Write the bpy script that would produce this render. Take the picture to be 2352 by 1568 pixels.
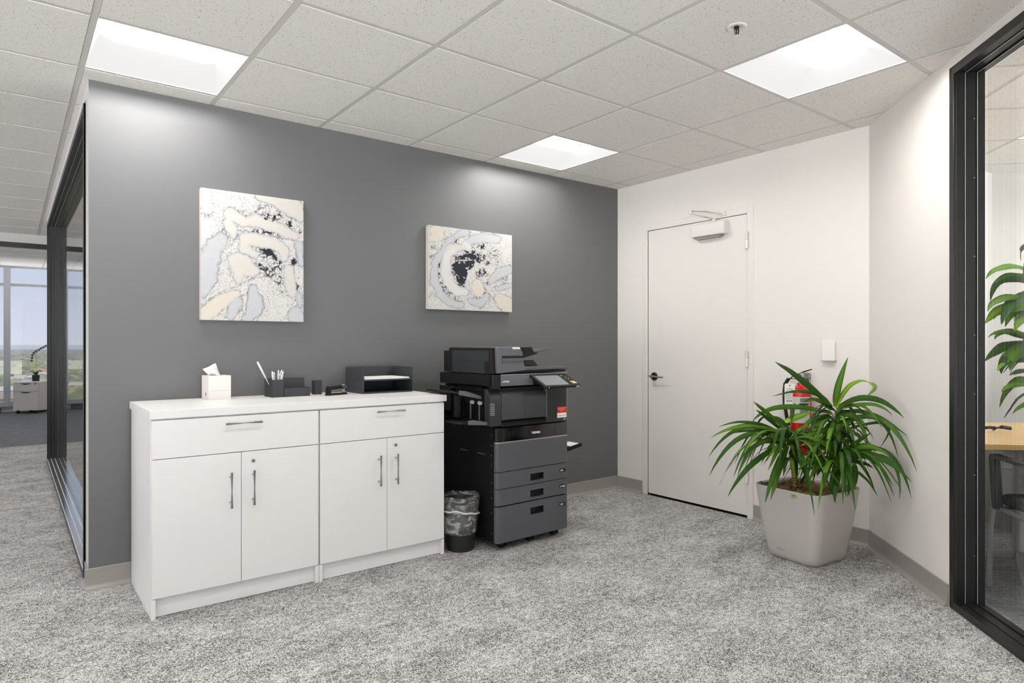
import bpy, bmesh, math, random
import numpy as np
from mathutils import Vector, Matrix, noise

for o in list(bpy.data.objects): bpy.data.objects.remove(o)
SC = bpy.context.scene
COL = SC.collection
R = math.radians

# ------------------------------------------------------------ camera
cam_data = bpy.data.cameras.new('camera')
cam = bpy.data.objects.new('camera', cam_data); COL.objects.link(cam)
cam_data.sensor_width = 36.0
cam_data.lens = 36.0 * 1501.3 / 2352.0
cam_data.shift_x = -9.9 / 2352.0
cam_data.shift_y = 6.1 / 2352.0
cam_data.clip_end = 9000
cam.location = (-0.308, -3.870, 1.2186)
cam.rotation_euler = (R(90), 0, R(52.244 - 90))
SC.camera = cam

# ------------------------------------------------------------ exposure
vs = SC.view_settings
vs.view_transform = 'Standard'; vs.look = 'None'; vs.gamma = 1.0
vs.exposure = 0.0; vs.use_curve_mapping = False
LAMP = 36.0          # emission of the ceiling light diffusers

# ------------------------------------------------------------ sky
SKY, LOW_FILL = 1.5, 14.0
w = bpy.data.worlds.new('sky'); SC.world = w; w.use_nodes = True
nt = w.node_tree; nt.nodes.clear()
wo = nt.nodes.new('ShaderNodeOutputWorld'); bg = nt.nodes.new('ShaderNodeBackground')
tc = nt.nodes.new('ShaderNodeTexCoord'); sep = nt.nodes.new('ShaderNodeSeparateXYZ')
rmp = nt.nodes.new('ShaderNodeValToRGB')
nt.links.new(tc.outputs['Generated'], sep.inputs[0]); nt.links.new(sep.outputs['Z'], rmp.inputs[0])
e = rmp.color_ramp.elements
e[0].position = 0.0; e[0].color = (0.72, 0.74, 0.84, 1)
e[1].position = 0.45; e[1].color = (0.42, 0.52, 0.75, 1)
m_ = rmp.color_ramp.elements.new(0.13); m_.color = (0.58, 0.64, 0.80, 1)
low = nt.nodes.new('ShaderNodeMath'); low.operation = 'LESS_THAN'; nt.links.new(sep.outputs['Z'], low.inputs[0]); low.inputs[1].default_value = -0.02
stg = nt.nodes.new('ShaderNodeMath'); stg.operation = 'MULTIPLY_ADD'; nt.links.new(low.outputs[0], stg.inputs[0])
stg.inputs[1].default_value = LOW_FILL - SKY; stg.inputs[2].default_value = SKY     # added fill from below the horizon, brightens the ceiling
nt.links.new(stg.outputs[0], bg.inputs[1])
mxw = nt.nodes.new('ShaderNodeMix'); mxw.data_type = 'RGBA'; nt.links.new(low.outputs[0], mxw.inputs[0]); nt.links.new(rmp.outputs[0], mxw.inputs[6]); mxw.inputs[7].default_value = (.74, .74, .755, 1); nt.links.new(mxw.outputs[2], bg.inputs[0])
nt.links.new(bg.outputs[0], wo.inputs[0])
sd = bpy.data.lights.new('sun', 'SUN'); sun = bpy.data.objects.new('sun', sd); COL.objects.link(sun)
sd.energy = 3.4; sd.angle = R(3); sd.color = (1, .95, .87); sun.location = (0, 60, 60)
sun.rotation_euler = (R(42), 0, R(15))     # from behind the building, lights only the land outside

# ------------------------------------------------------------ helpers
def tag(o, label=None, cat=None, group=None, kind=None):
    if label: o['label'] = label
    if cat: o['category'] = cat
    if group: o['group'] = group
    if kind: o['kind'] = kind
    return o

def thing(name, label, cat, loc=(0, 0, 0), rz=0.0, group=None):
    o = bpy.data.objects.new(name, None); COL.objects.link(o)
    o.empty_display_size = 0.1
    o.location = loc; o.rotation_euler = (0, 0, rz)
    return tag(o, label, cat, group)

def obj(name, bm, mat, parent=None, smooth=False, loc=None, bevel=0.0, seg=2, label=None):
    bmesh.ops.recalc_face_normals(bm, faces=bm.faces)
    me = bpy.data.meshes.new(name); bm.to_mesh(me); bm.free()
    for mm in (mat if isinstance(mat, (list, tuple)) else [mat]): me.materials.append(mm)
    if smooth:
        for p in me.polygons: p.use_smooth = True
        if smooth != 'all':
            try: me.set_sharp_from_angle(angle=R(35))
            except Exception: pass
    o = bpy.data.objects.new(name, me); COL.objects.link(o)
    if loc: o.location = loc
    if parent is not None: o.parent = parent
    if bevel:
        b = o.modifiers.new('bevel', 'BEVEL'); b.width = bevel; b.segments = seg; b.limit_method = 'ANGLE'; b.angle_limit = R(40)
        b.harden_normals = False
        for p in me.polygons: p.use_smooth = True
        try: me.set_sharp_from_angle(angle=R(35))
        except Exception: pass
    if label: o['label'] = label
    return o

def struct(name, bm, mat, parent=None, **k):
    o = obj(name, bm, mat, parent, **k)
    if parent is None: o['kind'] = 'structure'
    return o

def B(): return bmesh.new()

def box(bm, x0, x1, y0, y1, z0, z1, M=None, mi=0):
    v = [bm.verts.new(Vector((x, y, z)) if M is None else M @ Vector((x, y, z))) for x in (x0, x1) for y in (y0, y1) for z in (z0, z1)]
    for f in ((0, 1, 3, 2), (4, 6, 7, 5), (0, 4, 5, 1), (2, 3, 7, 6), (0, 2, 6, 4), (1, 5, 7, 3)):
        bm.faces.new([v[i] for i in f]).material_index = mi
    return bm

def poly(bm, pts, M=None, mi=0):
    f = bm.faces.new([bm.verts.new(Vector(p) if M is None else M @ Vector(p)) for p in pts]); f.material_index = mi
    return f

def prism(bm, pts, axis, a0, a1, M=None, mi=0):
    """closed outline pts in the two other axes, extruded along axis from a0 to a1"""
    def mk(p, a):
        if axis == 'x': q = (a, p[0], p[1])
        elif axis == 'y': q = (p[0], a, p[1])
        else: q = (p[0], p[1], a)
        q = Vector(q); return bm.verts.new(q if M is None else M @ q)
    A = [mk(p, a0) for p in pts]; Bv = [mk(p, a1) for p in pts]; n = len(pts)
    bm.faces.new(A).material_index = mi; bm.faces.new(Bv[::-1]).material_index = mi
    for i in range(n): bm.faces.new([A[i], Bv[i], Bv[(i + 1) % n], A[(i + 1) % n]]).material_index = mi
    return bm

def frame_of(d):
    d = d.normalized(); u = Vector((0, 0, 1)) if abs(d.z) < .95 else Vector((1, 0, 0))
    a = d.cross(u).normalized(); return a, a.cross(d).normalized()

def tube(bm, pts, r, n=12, caps=True, M=None, mi=0, flat=1.0):
    pts = [Vector(p) for p in pts]; rs = r if isinstance(r, (list, tuple)) else [r] * len(pts)
    rings = []; a = None
    for i, p in enumerate(pts):
        d = (pts[min(i + 1, len(pts) - 1)] - pts[max(i - 1, 0)]).normalized()
        if a is None: a, b = frame_of(d)
        else:
            a = (a - d * a.dot(d)).normalized(); b = d.cross(a).normalized()
        ring = []
        for k in range(n):
            t = 2 * math.pi * k / n
            q = p + a * (math.cos(t) * rs[i]) + b * (math.sin(t) * rs[i] * flat)
            ring.append(bm.verts.new(q if M is None else M @ q))
        rings.append(ring)
    for i in range(len(rings) - 1):
        for k in range(n):
            bm.faces.new([rings[i][k], rings[i][(k + 1) % n], rings[i + 1][(k + 1) % n], rings[i + 1][k]]).material_index = mi
    if caps:
        bm.faces.new(rings[0][::-1]).material_index = mi; bm.faces.new(rings[-1]).material_index = mi
    return bm

def lathe(bm, prof, c=(0, 0, 0), n=32, M=None, axis='z', mi=0, closed=False):
    rings = []
    for r, z in prof:
        ring = []
        for k in range(n if r > 1e-6 else 1):
            t = 2 * math.pi * k / n
            if axis == 'z': q = Vector((c[0] + r * math.cos(t), c[1] + r * math.sin(t), c[2] + z))
            elif axis == 'x': q = Vector((c[0] + z, c[1] + r * math.cos(t), c[2] + r * math.sin(t)))
            else: q = Vector((c[0] + r * math.cos(t), c[1] + z, c[2] + r * math.sin(t)))
            ring.append(bm.verts.new(q if M is None else M @ q))
        rings.append(ring)
    for A, Bq in zip(rings[:-1], rings[1:]):
        for k in range(n):
            if len(A) == 1 and len(Bq) == 1: continue
            if len(A) == 1: f = [A[0], Bq[(k + 1) % n], Bq[k]]
            elif len(Bq) == 1: f = [A[k], A[(k + 1) % n], Bq[0]]
            else: f = [A[k], A[(k + 1) % n], Bq[(k + 1) % n], Bq[k]]
            bm.faces.new(f).material_index = mi
    return bm

def text_mesh(name, s, size, mat, parent, origin, xdir, ydir, depth=0.0006, align='LEFT', bold=0.0):
    cu = bpy.data.curves.new(name, 'FONT'); cu.body = s; cu.size = size; cu.extrude = depth; cu.align_x = align; cu.offset = bold
    cu.resolution_u = 3
    o = bpy.data.objects.new(name + '_c', cu); COL.objects.link(o)
    bpy.context.view_layer.update()
    me = bpy.data.meshes.new_from_object(o.evaluated_get(bpy.context.evaluated_depsgraph_get()))
    bpy.data.objects.remove(o); bpy.data.curves.remove(cu)
    me.name = name; me.materials.clear(); me.materials.append(mat)
    x = Vector(xdir).normalized(); y = Vector(ydir).normalized(); z = x.cross(y)
    M = Matrix(((x.x, y.x, z.x, origin[0]), (x.y, y.y, z.y, origin[1]), (x.z, y.z, z.z, origin[2]), (0, 0, 0, 1)))
    me.transform(M)
    q = bpy.data.objects.new(name, me); COL.objects.link(q)
    if parent is not None: q.parent = parent
    return q

def copy_tree(o, parent=None):
    c = o.copy(); COL.objects.link(c)
    if parent is not None: c.parent = parent
    for ch in o.children: copy_tree(ch, c)
    return c

# ------------------------------------------------------------ materials
def srgb(r, g=None, b=None):
    if g is None: g = b = r
    f = lambda c: (c / 255 / 12.92) if c / 255 <= .04045 else ((c / 255 + .055) / 1.055) ** 2.4
    return (f(r), f(g), f(b), 1)

def mat(name, col, rough=.5, metal=0.0, spec=.5, emis=None, es=0.0, coat=0.0):
    m = bpy.data.materials.new(name); m.use_nodes = True
    b = m.node_tree.nodes['Principled BSDF']
    b.inputs['Base Color'].default_value = col; b.inputs['Roughness'].default_value = rough
    b.inputs['Metallic'].default_value = metal; b.inputs['Specular IOR Level'].default_value = spec
    if coat: b.inputs['Coat Weight'].default_value = coat; b.inputs['Coat Roughness'].default_value = .05
    if emis: b.inputs['Emission Color'].default_value = emis; b.inputs['Emission Strength'].default_value = es
    return m

class NG:
    def __init__(s, m): s.m = m; s.t = m.node_tree; s.b = s.t.nodes['Principled BSDF']
    def n(s, ty, **k):
        x = s.t.nodes.new(ty)
        for a, v in k.items():
            if hasattr(x, a): setattr(x, a, v)
        return x
    def L(s, a, b): s.t.links.new(a, b)
    def coord(s, scale=(1, 1, 1), out='Object', rot=(0, 0, 0)):
        c = s.n('ShaderNodeTexCoord'); mp = s.n('ShaderNodeMapping')
        if rot[2]: mp.vector_type = 'TEXTURE'; scale = tuple(1 / v for v in scale)
        mp.inputs['Scale'].default_value = scale; mp.inputs['Rotation'].default_value = rot
        s.L(c.outputs[out], mp.inputs['Vector']); return mp.outputs[0]
    def noise(s, vec, scale, detail=2, rough=.5):
        x = s.n('ShaderNodeTexNoise'); x.inputs['Scale'].default_value = scale; x.inputs['Detail'].default_value = detail; x.inputs['Roughness'].default_value = rough
        s.L(vec, x.inputs['Vector']); return x
    def vor(s, vec, scale, feature='F1'):
        x = s.n('ShaderNodeTexVoronoi', feature=feature); x.inputs['Scale'].default_value = scale
        s.L(vec, x.inputs['Vector']); return x
    def ramp(s, fac, stops, interp='LINEAR'):
        x = s.n('ShaderNodeValToRGB'); x.color_ramp.interpolation = interp; el = x.color_ramp.elements
        el[0].position, el[0].color = stops[0]; el[1].position, el[1].color = stops[-1]
        for p, c in stops[1:-1]: q = el.new(p); q.color = c
        s.L(fac, x.inputs[0]); return x.outputs[0]
    def math(s, op, a, b=None, c=None):
        x = s.n('ShaderNodeMath', operation=op)
        for i, v in enumerate((a, b, c)):
            if v is None: continue
            if isinstance(v, (int, float)): x.inputs[i].default_value = v
            else: s.L(v, x.inputs[i])
        return x.outputs[0]
    def mix(s, fac, a, b, mode='MIX'):
        x = s.n('ShaderNodeMix', data_type='RGBA', blend_type=mode)
        for sock, v in ((x.inputs[0], fac), (x.inputs[6], a), (x.inputs[7], b)):
            if isinstance(v, (int, float)): sock.default_value = v
            elif isinstance(v, tuple): sock.default_value = v
            else: s.L(v, sock)
        return x.outputs[2]
    def bump(s, h, strength=.3, dist=.001):
        x = s.n('ShaderNodeBump'); x.inputs['Strength'].default_value = strength; x.inputs['Distance'].default_value = dist
        s.L(h, x.inputs['Height']); s.L(x.outputs[0], s.b.inputs['Normal'])

def g(v): return (v, v, v, 1)

# carpet: flecked loop pile
def carpet(name, dark, light, streak=(1, 1, 1), cell=190, amp=.55, rot=0.0):
    m = mat(name, g(.3), .95, spec=.15); q = NG(m)
    c = q.coord(); cs = q.coord(streak, rot=(0, 0, rot))
    v = q.vor(c, cell); sepv = q.n('ShaderNodeSeparateColor'); q.L(v.outputs['Color'], sepv.inputs[0])
    n1 = q.noise(cs, 5, 3, .6); n2 = q.noise(cs, 30, 4, .7)
    f = q.math('ADD', q.math('MULTIPLY', sepv.outputs[0], amp), q.math('MULTIPLY', n1.outputs[0], .42))
    f = q.math('ADD', f, q.math('MULTIPLY', n2.outputs[0], .62))
    f = q.math('SUBTRACT', f, .295 + (amp - .55) * .5)
    col = q.ramp(f, [(.22, dark), (.50, tuple((a * .55 + b * .45) for a, b in zip(dark, light))), (.74, light)])
    q.L(col, q.b.inputs['Base Color'])
    q.bump(q.math('SUBTRACT', 1.0, v.outputs['Distance']), .5, .003)
    return m
M_carpet = carpet('grey flecked carpet', (.060, .059, .058, 1), (.68, .665, .645, 1), (.75, 1.15, 1), 300, .64)
M_carpet_far = carpet('dark striped carpet', (.035, .037, .04, 1), (.26, .26, .27, 1), (1.2, 9, 1), 160, .3)
M_carpet_conf = carpet('striped meeting room carpet', (.07, .07, .072, 1), (.62, .61, .60, 1), (9, .7, 1), 160, .18, R(45))

def wallpaint(name, col, rough=.55, bump=.05, spec=.4):
    m = mat(name, col, rough, spec=spec); q = NG(m); c = q.coord()
    n = q.noise(c, 260, 2); q.bump(n.outputs[0], bump, .002); return m
M_white = wallpaint('warm white wall paint', srgb(226, 221, 215), .6)
M_dark = wallpaint('charcoal wall paint', srgb(94, 94, 95), .56, .05, 1.0)
M_lgrey = wallpaint('light grey wall end paint', srgb(196, 194, 194), .5)
M_doorw = mat('white door paint', srgb(225, 220, 214), .42)
M_plate = mat('white plastic', srgb(232, 228, 222), .4)
M_base = mat('taupe rubber cove base', srgb(150, 145, 140), .38, spec=.5)
M_blk = mat('black anodised frame', srgb(20, 20, 21), .32, spec=.6)
M_blkrub = mat('black rubber', srgb(18), .5)
M_alu = mat('bright metal edge', srgb(235), .4, .6)
M_grid = mat('ceiling grid paint', srgb(212, 208, 204), .5)

m = mat('fissured ceiling tile', g(.6), .9, spec=.2); q = NG(m); c = q.coord()
cw = q.noise(c, 60, 2); dv = q.n('ShaderNodeVectorMath', operation='MULTIPLY_ADD')
q.L(cw.outputs['Color'], dv.inputs[0]); dv.inputs[1].default_value = (.012, .012, 0); q.L(c, dv.inputs[2])
v = q.vor(dv.outputs[0], 125); v.inputs['Randomness'].default_value = 1
sepc = q.n('ShaderNodeSeparateColor'); q.L(v.outputs['Color'], sepc.inputs[0])
rad = q.math('MULTIPLY', q.math('GREATER_THAN', sepc.outputs[0], .36), q.math('MULTIPLY_ADD', sepc.outputs[1], .17, .07))
hole = q.math('LESS_THAN', v.outputs['Distance'], rad)
v2 = q.vor(dv.outputs[0], 300); s2 = q.n('ShaderNodeSeparateColor'); q.L(v2.outputs['Color'], s2.inputs[0])
h2 = q.math('MULTIPLY', q.math('LESS_THAN', v2.outputs['Distance'], .22), q.math('GREATER_THAN', s2.outputs[0], .72))
hh = q.math('MAXIMUM', hole, q.math('MULTIPLY', h2, .7))
q.L(q.mix(hh, srgb(238, 234, 229), srgb(92, 89, 86)), q.b.inputs['Base Color'])
q.bump(q.math('SUBTRACT', 1.0, hh), .4, .002)
M_tile = m

m = mat('white laminate', srgb(228, 226, 223), .38, spec=.45); q = NG(m); c = q.coord((1, 1, .05))
n = q.noise(c, 120, 2); q.L(q.mix(n.outputs[0], srgb(231, 229, 227), srgb(229, 227, 225)), q.b.inputs['Base Color'])
M_lam = m
M_gap = mat('grey perforation line', srgb(150), .6)
M_chrome = mat('brushed nickel', srgb(178, 174, 170), .3, 1.0)
M_polish = mat('polished chrome', srgb(215), .12, 1.0)
M_darkmetal = mat('dark lever metal', srgb(60, 60, 62), .2, .8)
M_cop = mat('charcoal moulded plastic', srgb(84, 85, 89), .42, spec=.5)
M_cop2 = mat('black moulded plastic', srgb(22, 22, 23), .45, spec=.35)
M_cop3 = mat('mid grey moulded plastic', srgb(96, 97, 101), .4)
M_gloss = mat('glossy black plastic', srgb(12), .06, spec=.7)
M_cop4 = mat('near black moulded plastic', srgb(46, 47, 49), .4, spec=.5)
M_cop5 = mat('dark charcoal moulded plastic', srgb(64, 65, 68), .36, spec=.5)
M_hole = mat('black interior', srgb(10), .6)
M_silver = mat('silver trim', srgb(190), .3, .7)
M_screen = mat('idle touch screen glass', srgb(140, 143, 147), .15, spec=.6)
M_wtxt = mat('white lettering', srgb(238), .5)
M_btxt = mat('black lettering', srgb(30), .5)
M_red = mat('red sticker', srgb(205, 40, 20), .45)
M_yel = mat('yellow key', srgb(228, 214, 120), .4)
M_org = mat('dark grey desk accessory', srgb(56, 57, 61), .5)
M_paper = mat('white paper', srgb(240, 239, 236), .7)
M_card = mat('white textured carton', srgb(226, 223, 218), .6)
M_tissue = mat('white tissue', srgb(242, 240, 238), .8)
M_orange = mat('orange logo print', srgb(200, 84, 40), .5)
M_pen = mat('white pen barrel', srgb(232, 231, 229), .35)
M_bin = mat('black bin plastic', srgb(26), .5)
M_red2 = mat('red enamel', srgb(196, 14, 10), .22, spec=.6)
M_rubber = mat('black hose rubber', srgb(22), .42)
M_tag = mat('white paper tag', srgb(238, 236, 232), .6)
M_lbl = mat('pale instruction label', srgb(196, 196, 184), .5)
M_blue = mat('blue print', srgb(40, 110, 180), .5)
M_ink = mat('grey print', srgb(120, 118, 116), .6)
M_trunk_lt = None

# troffer
M_trof = mat('white enamel troffer housing', srgb(245), .5)
M_lens = mat('glowing diffuser', srgb(250), .6, emis=(1.0, .985, .96, 1), es=LAMP)

def glass(name, tint=(.97, .985, .98, 1), ior=1.5):
    m = bpy.data.materials.new(name); m.use_nodes = True; t = m.node_tree; t.nodes.clear()
    o = t.nodes.new('ShaderNodeOutputMaterial'); mx = t.nodes.new('ShaderNodeMixShader'); fr = t.nodes.new('ShaderNodeFresnel')
    tr = t.nodes.new('ShaderNodeBsdfTransparent'); gl = t.nodes.new('ShaderNodeBsdfGlossy')
    ge = t.nodes.new('ShaderNodeNewGeometry'); mr = t.nodes.new('ShaderNodeMapRange'); t.links.new(ge.outputs['Backfacing'], mr.inputs[0])
    mr.inputs[3].default_value = ior; mr.inputs[4].default_value = 1 / ior; t.links.new(mr.outputs[0], fr.inputs[0])     # same reflectance from both sides of the pane
    tr.inputs[0].default_value = tint; gl.inputs['Roughness'].default_value = .0
    t.links.new(fr.outputs[0], mx.inputs[0]); t.links.new(tr.outputs[0], mx.inputs[1]); t.links.new(gl.outputs[0], mx.inputs[2]); t.links.new(mx.outputs[0], o.inputs[0])
    return m
M_glass = glass('clear partition glass')
M_glassx = glass('clear exterior glass', (.97, .98, .98, 1), 1.35)
M_glasst = glass('tinted exterior glass', (.80, .81, .82, 1), 1.35)

m = mat('satin taupe planter', srgb(190, 184, 178), .36, spec=.5, coat=.2); M_pot = m
m = mat('leaf', (.05, .2, .02, 1), .45, spec=.16); q = NG(m)
at = q.n('ShaderNodeAttribute', attribute_name='shade')
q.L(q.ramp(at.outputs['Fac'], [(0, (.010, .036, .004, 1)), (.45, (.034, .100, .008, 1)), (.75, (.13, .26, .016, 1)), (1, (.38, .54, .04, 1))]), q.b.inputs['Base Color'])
q.b.inputs['Subsurface Weight'].default_value = 0
M_leaf = m
m = mat('cane bark', srgb(170, 128, 74), .7); q = NG(m); c = q.coord((1, 1, 1)); n = q.noise(c, 60, 3)
wv = q.n('ShaderNodeTexWave', bands_direction='Z'); wv.inputs['Scale'].default_value = 18; wv.inputs['Distortion'].default_value = 2; q.L(c, wv.inputs[0])
q.L(q.mix(wv.outputs[0], srgb(120, 84, 46), srgb(192, 150, 92)), q.b.inputs['Base Color']); M_cane = m
m = mat('moss and fibre', srgb(90, 70, 40), .9); q = NG(m); c = q.coord(); n = q.noise(c, 7, 3); n2 = q.noise(c, 70, 3)
q.L(q.mix(n2.outputs[0], q.ramp(n.outputs[0], [(.38, srgb(58, 42, 24)), (.5, srgb(100, 92, 34)), (.62, srgb(196, 156, 104))]), srgb(30, 22, 14)), q.b.inputs['Base Color'])
q.bump(n2.outputs[0], 1, .01); M_moss = m
M_woodtop = None
m = mat('honey maple laminate', srgb(226, 188, 128), .3); q = NG(m); c = q.coord((12, 1, 1), rot=(0, 0, R(45))); n = q.noise(c, 5, 3)
q.L(q.mix(n.outputs[0], srgb(236, 198, 138), srgb(214, 172, 108)), q.b.inputs['Base Color']); M_maple = m
M_chairm = mat('silver chair frame', srgb(176, 176, 178), .35, .5)
M_arm = mat('dark grey arm pad', srgb(66, 66, 68), .45)
m = mat('charcoal seat fabric', srgb(62, 62, 65), .9); q = NG(m); c = q.coord(); n = q.noise(c, 300, 2); q.bump(n.outputs[0], .4, .002); M_seat = m
M_greypanel = mat('grey sill panel', srgb(168, 167, 166), .5)
M_pedw = mat('pale wood-grain laminate', srgb(180, 175, 170), .5)
M_orchid = mat('deep purple petal', srgb(62, 28, 48), .6)
# ============================================================ SETTING
H = 2.536; T = 0.6096
GX, GY = -0.04, -0.15          # a crossing of the ceiling grid
S2 = math.sqrt(.5)
Q = Vector((3.78, -2.06, 0)); E1 = Vector((S2, S2, 0)); E2 = Vector((S2, -S2, 0))
MC = Matrix(((S2, S2, 0, Q.x), (S2, -S2, 0, Q.y), (0, 0, 1, 0), (0, 0, 0, 1)))   # wall C frame: x = along wall away from viewer, y = into the meeting room
def W(a, b, z=0): return tuple(Q + E1 * a + E2 * b + Vector((0, 0, z)))

YF = 5.93      # header of the far opening
YW = 11.04     # outside window wall

def floor_poly(name, pts, mt, z=0.0):
    bm = B(); prism(bm, pts, 'z', z - .05, z); return struct(name, bm, mt)
pC = lambda a, b: (W(a, b)[0], W(a, b)[1])
floor_poly('floor', [(-9, -7.2), pC(-7.27, 0), pC(0, 0), (3.78, YF), (-9, YF)], M_carpet)
floor_poly('floor', [(-9, YF), (6, YF), (6, YW + .3), (-9, YW + .3)], M_carpet_far)
floor_poly('floor', [pC(-4.5, .001), pC(1.3, .001), pC(1.3, 4.2), pC(-4.5, 4.2)], M_carpet_conf)

# ceiling: tiles and T-bars
def clip(bm, cuts):
    for co, no in cuts:
        geom = list(bm.verts) + list(bm.edges) + list(bm.faces)
        bmesh.ops.bisect_plane(bm, geom=geom, plane_co=co, plane_no=no, clear_outer=True)
def ceiling(zc, ox, oy, i0, i1, j0, j1, lights, cuts, M=None):
    bt = B(); bb = B()
    for i in range(i0, i1):
        for j in range(j0, j1):
            if (i, j) in lights: continue
            x0 = ox + i * T; y1 = oy - j * T
            e_ = .0135; box(bt, x0 + e_, x0 + T - e_, y1 - T + e_, y1 - e_, zc - .0012, zc + .012, M)
    for i in range(i0, i1 + 1): box(bb, ox + i * T - .012, ox + i * T + .012, oy - j1 * T, oy - j0 * T, zc, zc + .02, M)
    for j in range(j0, j1 + 1):
        for i in range(i0, i1): box(bb, ox + i * T + .0121, ox + (i + 1) * T - .0121, oy - j * T - .012, oy - j * T + .012, zc + .0006, zc + .02, M)
    clip(bt, cuts); clip(bb, cuts)
    struct('ceiling', bt, M_tile); struct('trim_%d' % (ceiling.n), bb, M_grid); ceiling.n += 1
ceiling.n = 1

def light_unit(label, group=None):
    t = thing('ceiling_light', label, 'ceiling light', (0, 0, 0), 0, group)
    h = T / 2 - .013; zi = .112; ye = .135; xe = .045
    b = B()     # deep housing: near and far reflectors slope up to the centre basket
    o = [(-h, -h), (h, -h), (h, h), (-h, h)]; i_ = [(-h + xe, -ye), (h - xe, -ye), (h - xe, ye), (-h + xe, ye)]
    for k in (1, 3):
        a, c2 = o[k], o[(k + 1) % 4]; d, e2 = i_[k], i_[(k + 1) % 4]
        poly(b, [(a[0], a[1], .003), (c2[0], c2[1], .003), (e2[0], e2[1], zi), (d[0], d[1], zi)], None, 1)
    box(b, -h, h, -h, h, .15, .16)
    for k in range(4):
        a, c2 = o[k], o[(k + 1) % 4]; poly(b, [(a[0], a[1], .0), (c2[0], c2[1], .0), (c2[0], c2[1], .15), (a[0], a[1], .15)])
    obj('housing', b, [M_trof, M_refl_glow], t)
    for sgn in (-1, 1):
        b = B(); poly(b, [(-h, sgn * h, .003), (h, sgn * h, .003), (h - xe, sgn * ye, zi), (-h + xe, sgn * ye, zi)]); obj('glowing_side_reflector', b, M_refl_glow, t)
    b = B(); n = 14; L_ = h - xe - .002; vs_ = []
    for fx in (-1, -.93, -.8, .8, .93, 1):
        row = []
        for k in range(n + 1):
            a = -1 + 2 * k / n; dz = .058 * max(0, math.cos(a * math.pi / 2)) ** .7 * (1 if abs(fx) < .9 else (.72 if abs(fx) < 1 else 0))
            row.append(b.verts.new((fx * L_, a * ye * 1.06, zi - .002 - dz)))
        vs_.append(row)
    for i in range(len(vs_) - 1):
        for k in range(n): b.faces.new([vs_[i][k], vs_[i][k + 1], vs_[i + 1][k + 1], vs_[i + 1][k]])
    obj('centre_diffuser', b, M_lens, t, smooth='all')
    return t
M_refl_glow = mat('reflector with painted glow', srgb(20), .9, spec=.1, emis=(1.0, .99, .975, 1), es=.86)  # reflectors are no lamps: their lit look is put in as emission

main_lights = [(0, 0), (4, 0), (4, 3), (0, 3), (-4, 0), (-4, 3), (-4, 6), (0, 6), (-8, 3), (-3, -3), (-3, -7), (-7, -5), (-12, 0), (-9, -9), (2, -3), (2, -7)]  # cells beyond the three visible lights hold unseen ones, added for lighting
cutC = (Vector(Q), Vector(E2))
ceiling(H, GX, GY, -15, 7, -10, 13, set(main_lights), [cutC, (Vector((3.79, 0, 0)), Vector((1, 0, 0))), (Vector((0, YF, 0)), Vector((0, 1, 0)))])
# office behind the charcoal wall is under the same ceiling; far area has its own, slightly higher
far_lights = [(-1, -13), (-5, -13), (3, -13)]
ceiling(2.62, GX + .2, GY, -15, 10, -19, -9, set(far_lights), [(Vector((0, YF, 0)), Vector((0, -1, 0))), (Vector((0, YW, 0)), Vector((0, 1, 0)))])
CO = (0.407, 1.039)            # meeting room grid crossing (along, in)
conf_lights = [(-1, -1), (-3, -1)]   # cells in that grid (i along, j inwards is negative)
ceiling(H, CO[0], CO[1], -8, 3, -6, 2, set(conf_lights), [(Vector(Q) + E2 * .06, -Vector(E2))], MC)

vis = {(0, 0): 'square recessed ceiling light above the left end of the charcoal wall',
       (4, 0): 'smaller-looking square ceiling light near the far corner above the right-hand canvas',
       (4, 3): 'square recessed ceiling light beside the sprinkler, nearest the glazed meeting room'}
proto = None
for (i, j) in main_lights:
    lab = vis.get((i, j), 'unseen square recessed ceiling light, added to help light the rooms')
    if proto is None: proto = t = light_unit(lab, None)
    else: t = copy_tree(proto); t['label'] = lab
    if (i, j) not in vis: t['group'] = 'ceiling lights outside the photo'
    elif 'group' in t: del t['group']
    t.location = (GX + (i + .5) * T, GY - (j + .5) * T, H)
for (i, j) in far_lights:
    t = copy_tree(proto); t['label'] = 'square ceiling light in the far window area beyond the black header'; t['group'] = 'far ceiling lights'
    t.location = (GX + .2 + (i + .5) * T, GY - (j + .5) * T, 2.62)
for k, (i, j) in enumerate(conf_lights):
    t = copy_tree(proto)
    t['label'] = 'square ceiling light seen through the right-hand glass' if k == 0 else 'unseen square ceiling light added to brighten the meeting room'  # second light is unseen, added to brighten chair and table
    if k: pass
    t.location = W(CO[0] + (i + .5) * T, CO[1] - (j + .5) * T, H); t.rotation_euler = (0, 0, R(-45))

# walls
def wbox(name, x0, x1, y0, y1, z0, z1, mt, M=None):
    bm = B(); box(bm, x0, x1, y0, y1, z0, z1, M); return struct(name, bm, mt)
bm = B(); box(bm, 0.0, 3.78, 0, .15, 0, H + .1)
for f in bm.faces:
    c = f.calc_center_median()
    f.material_index = 1 if c.x < .001 else 0
struct('wall_back', bm, [M_dark, M_lgrey])
# door wall (with the door opening)
DY0, DY1, DZ = -1.239, -0.333, 2.135
bm = B()
box(bm, 3.78, 3.93, DY1, .0, 0, H + .1); box(bm, 3.78, 3.93, -2.06, DY0, 0, H + .1); box(bm, 3.78, 3.93, DY0, DY1, DZ, H + .1)
box(bm, 3.90, 3.93, DY0, DY1, 0, DZ)
struct('wall_right', bm, M_white)
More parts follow.
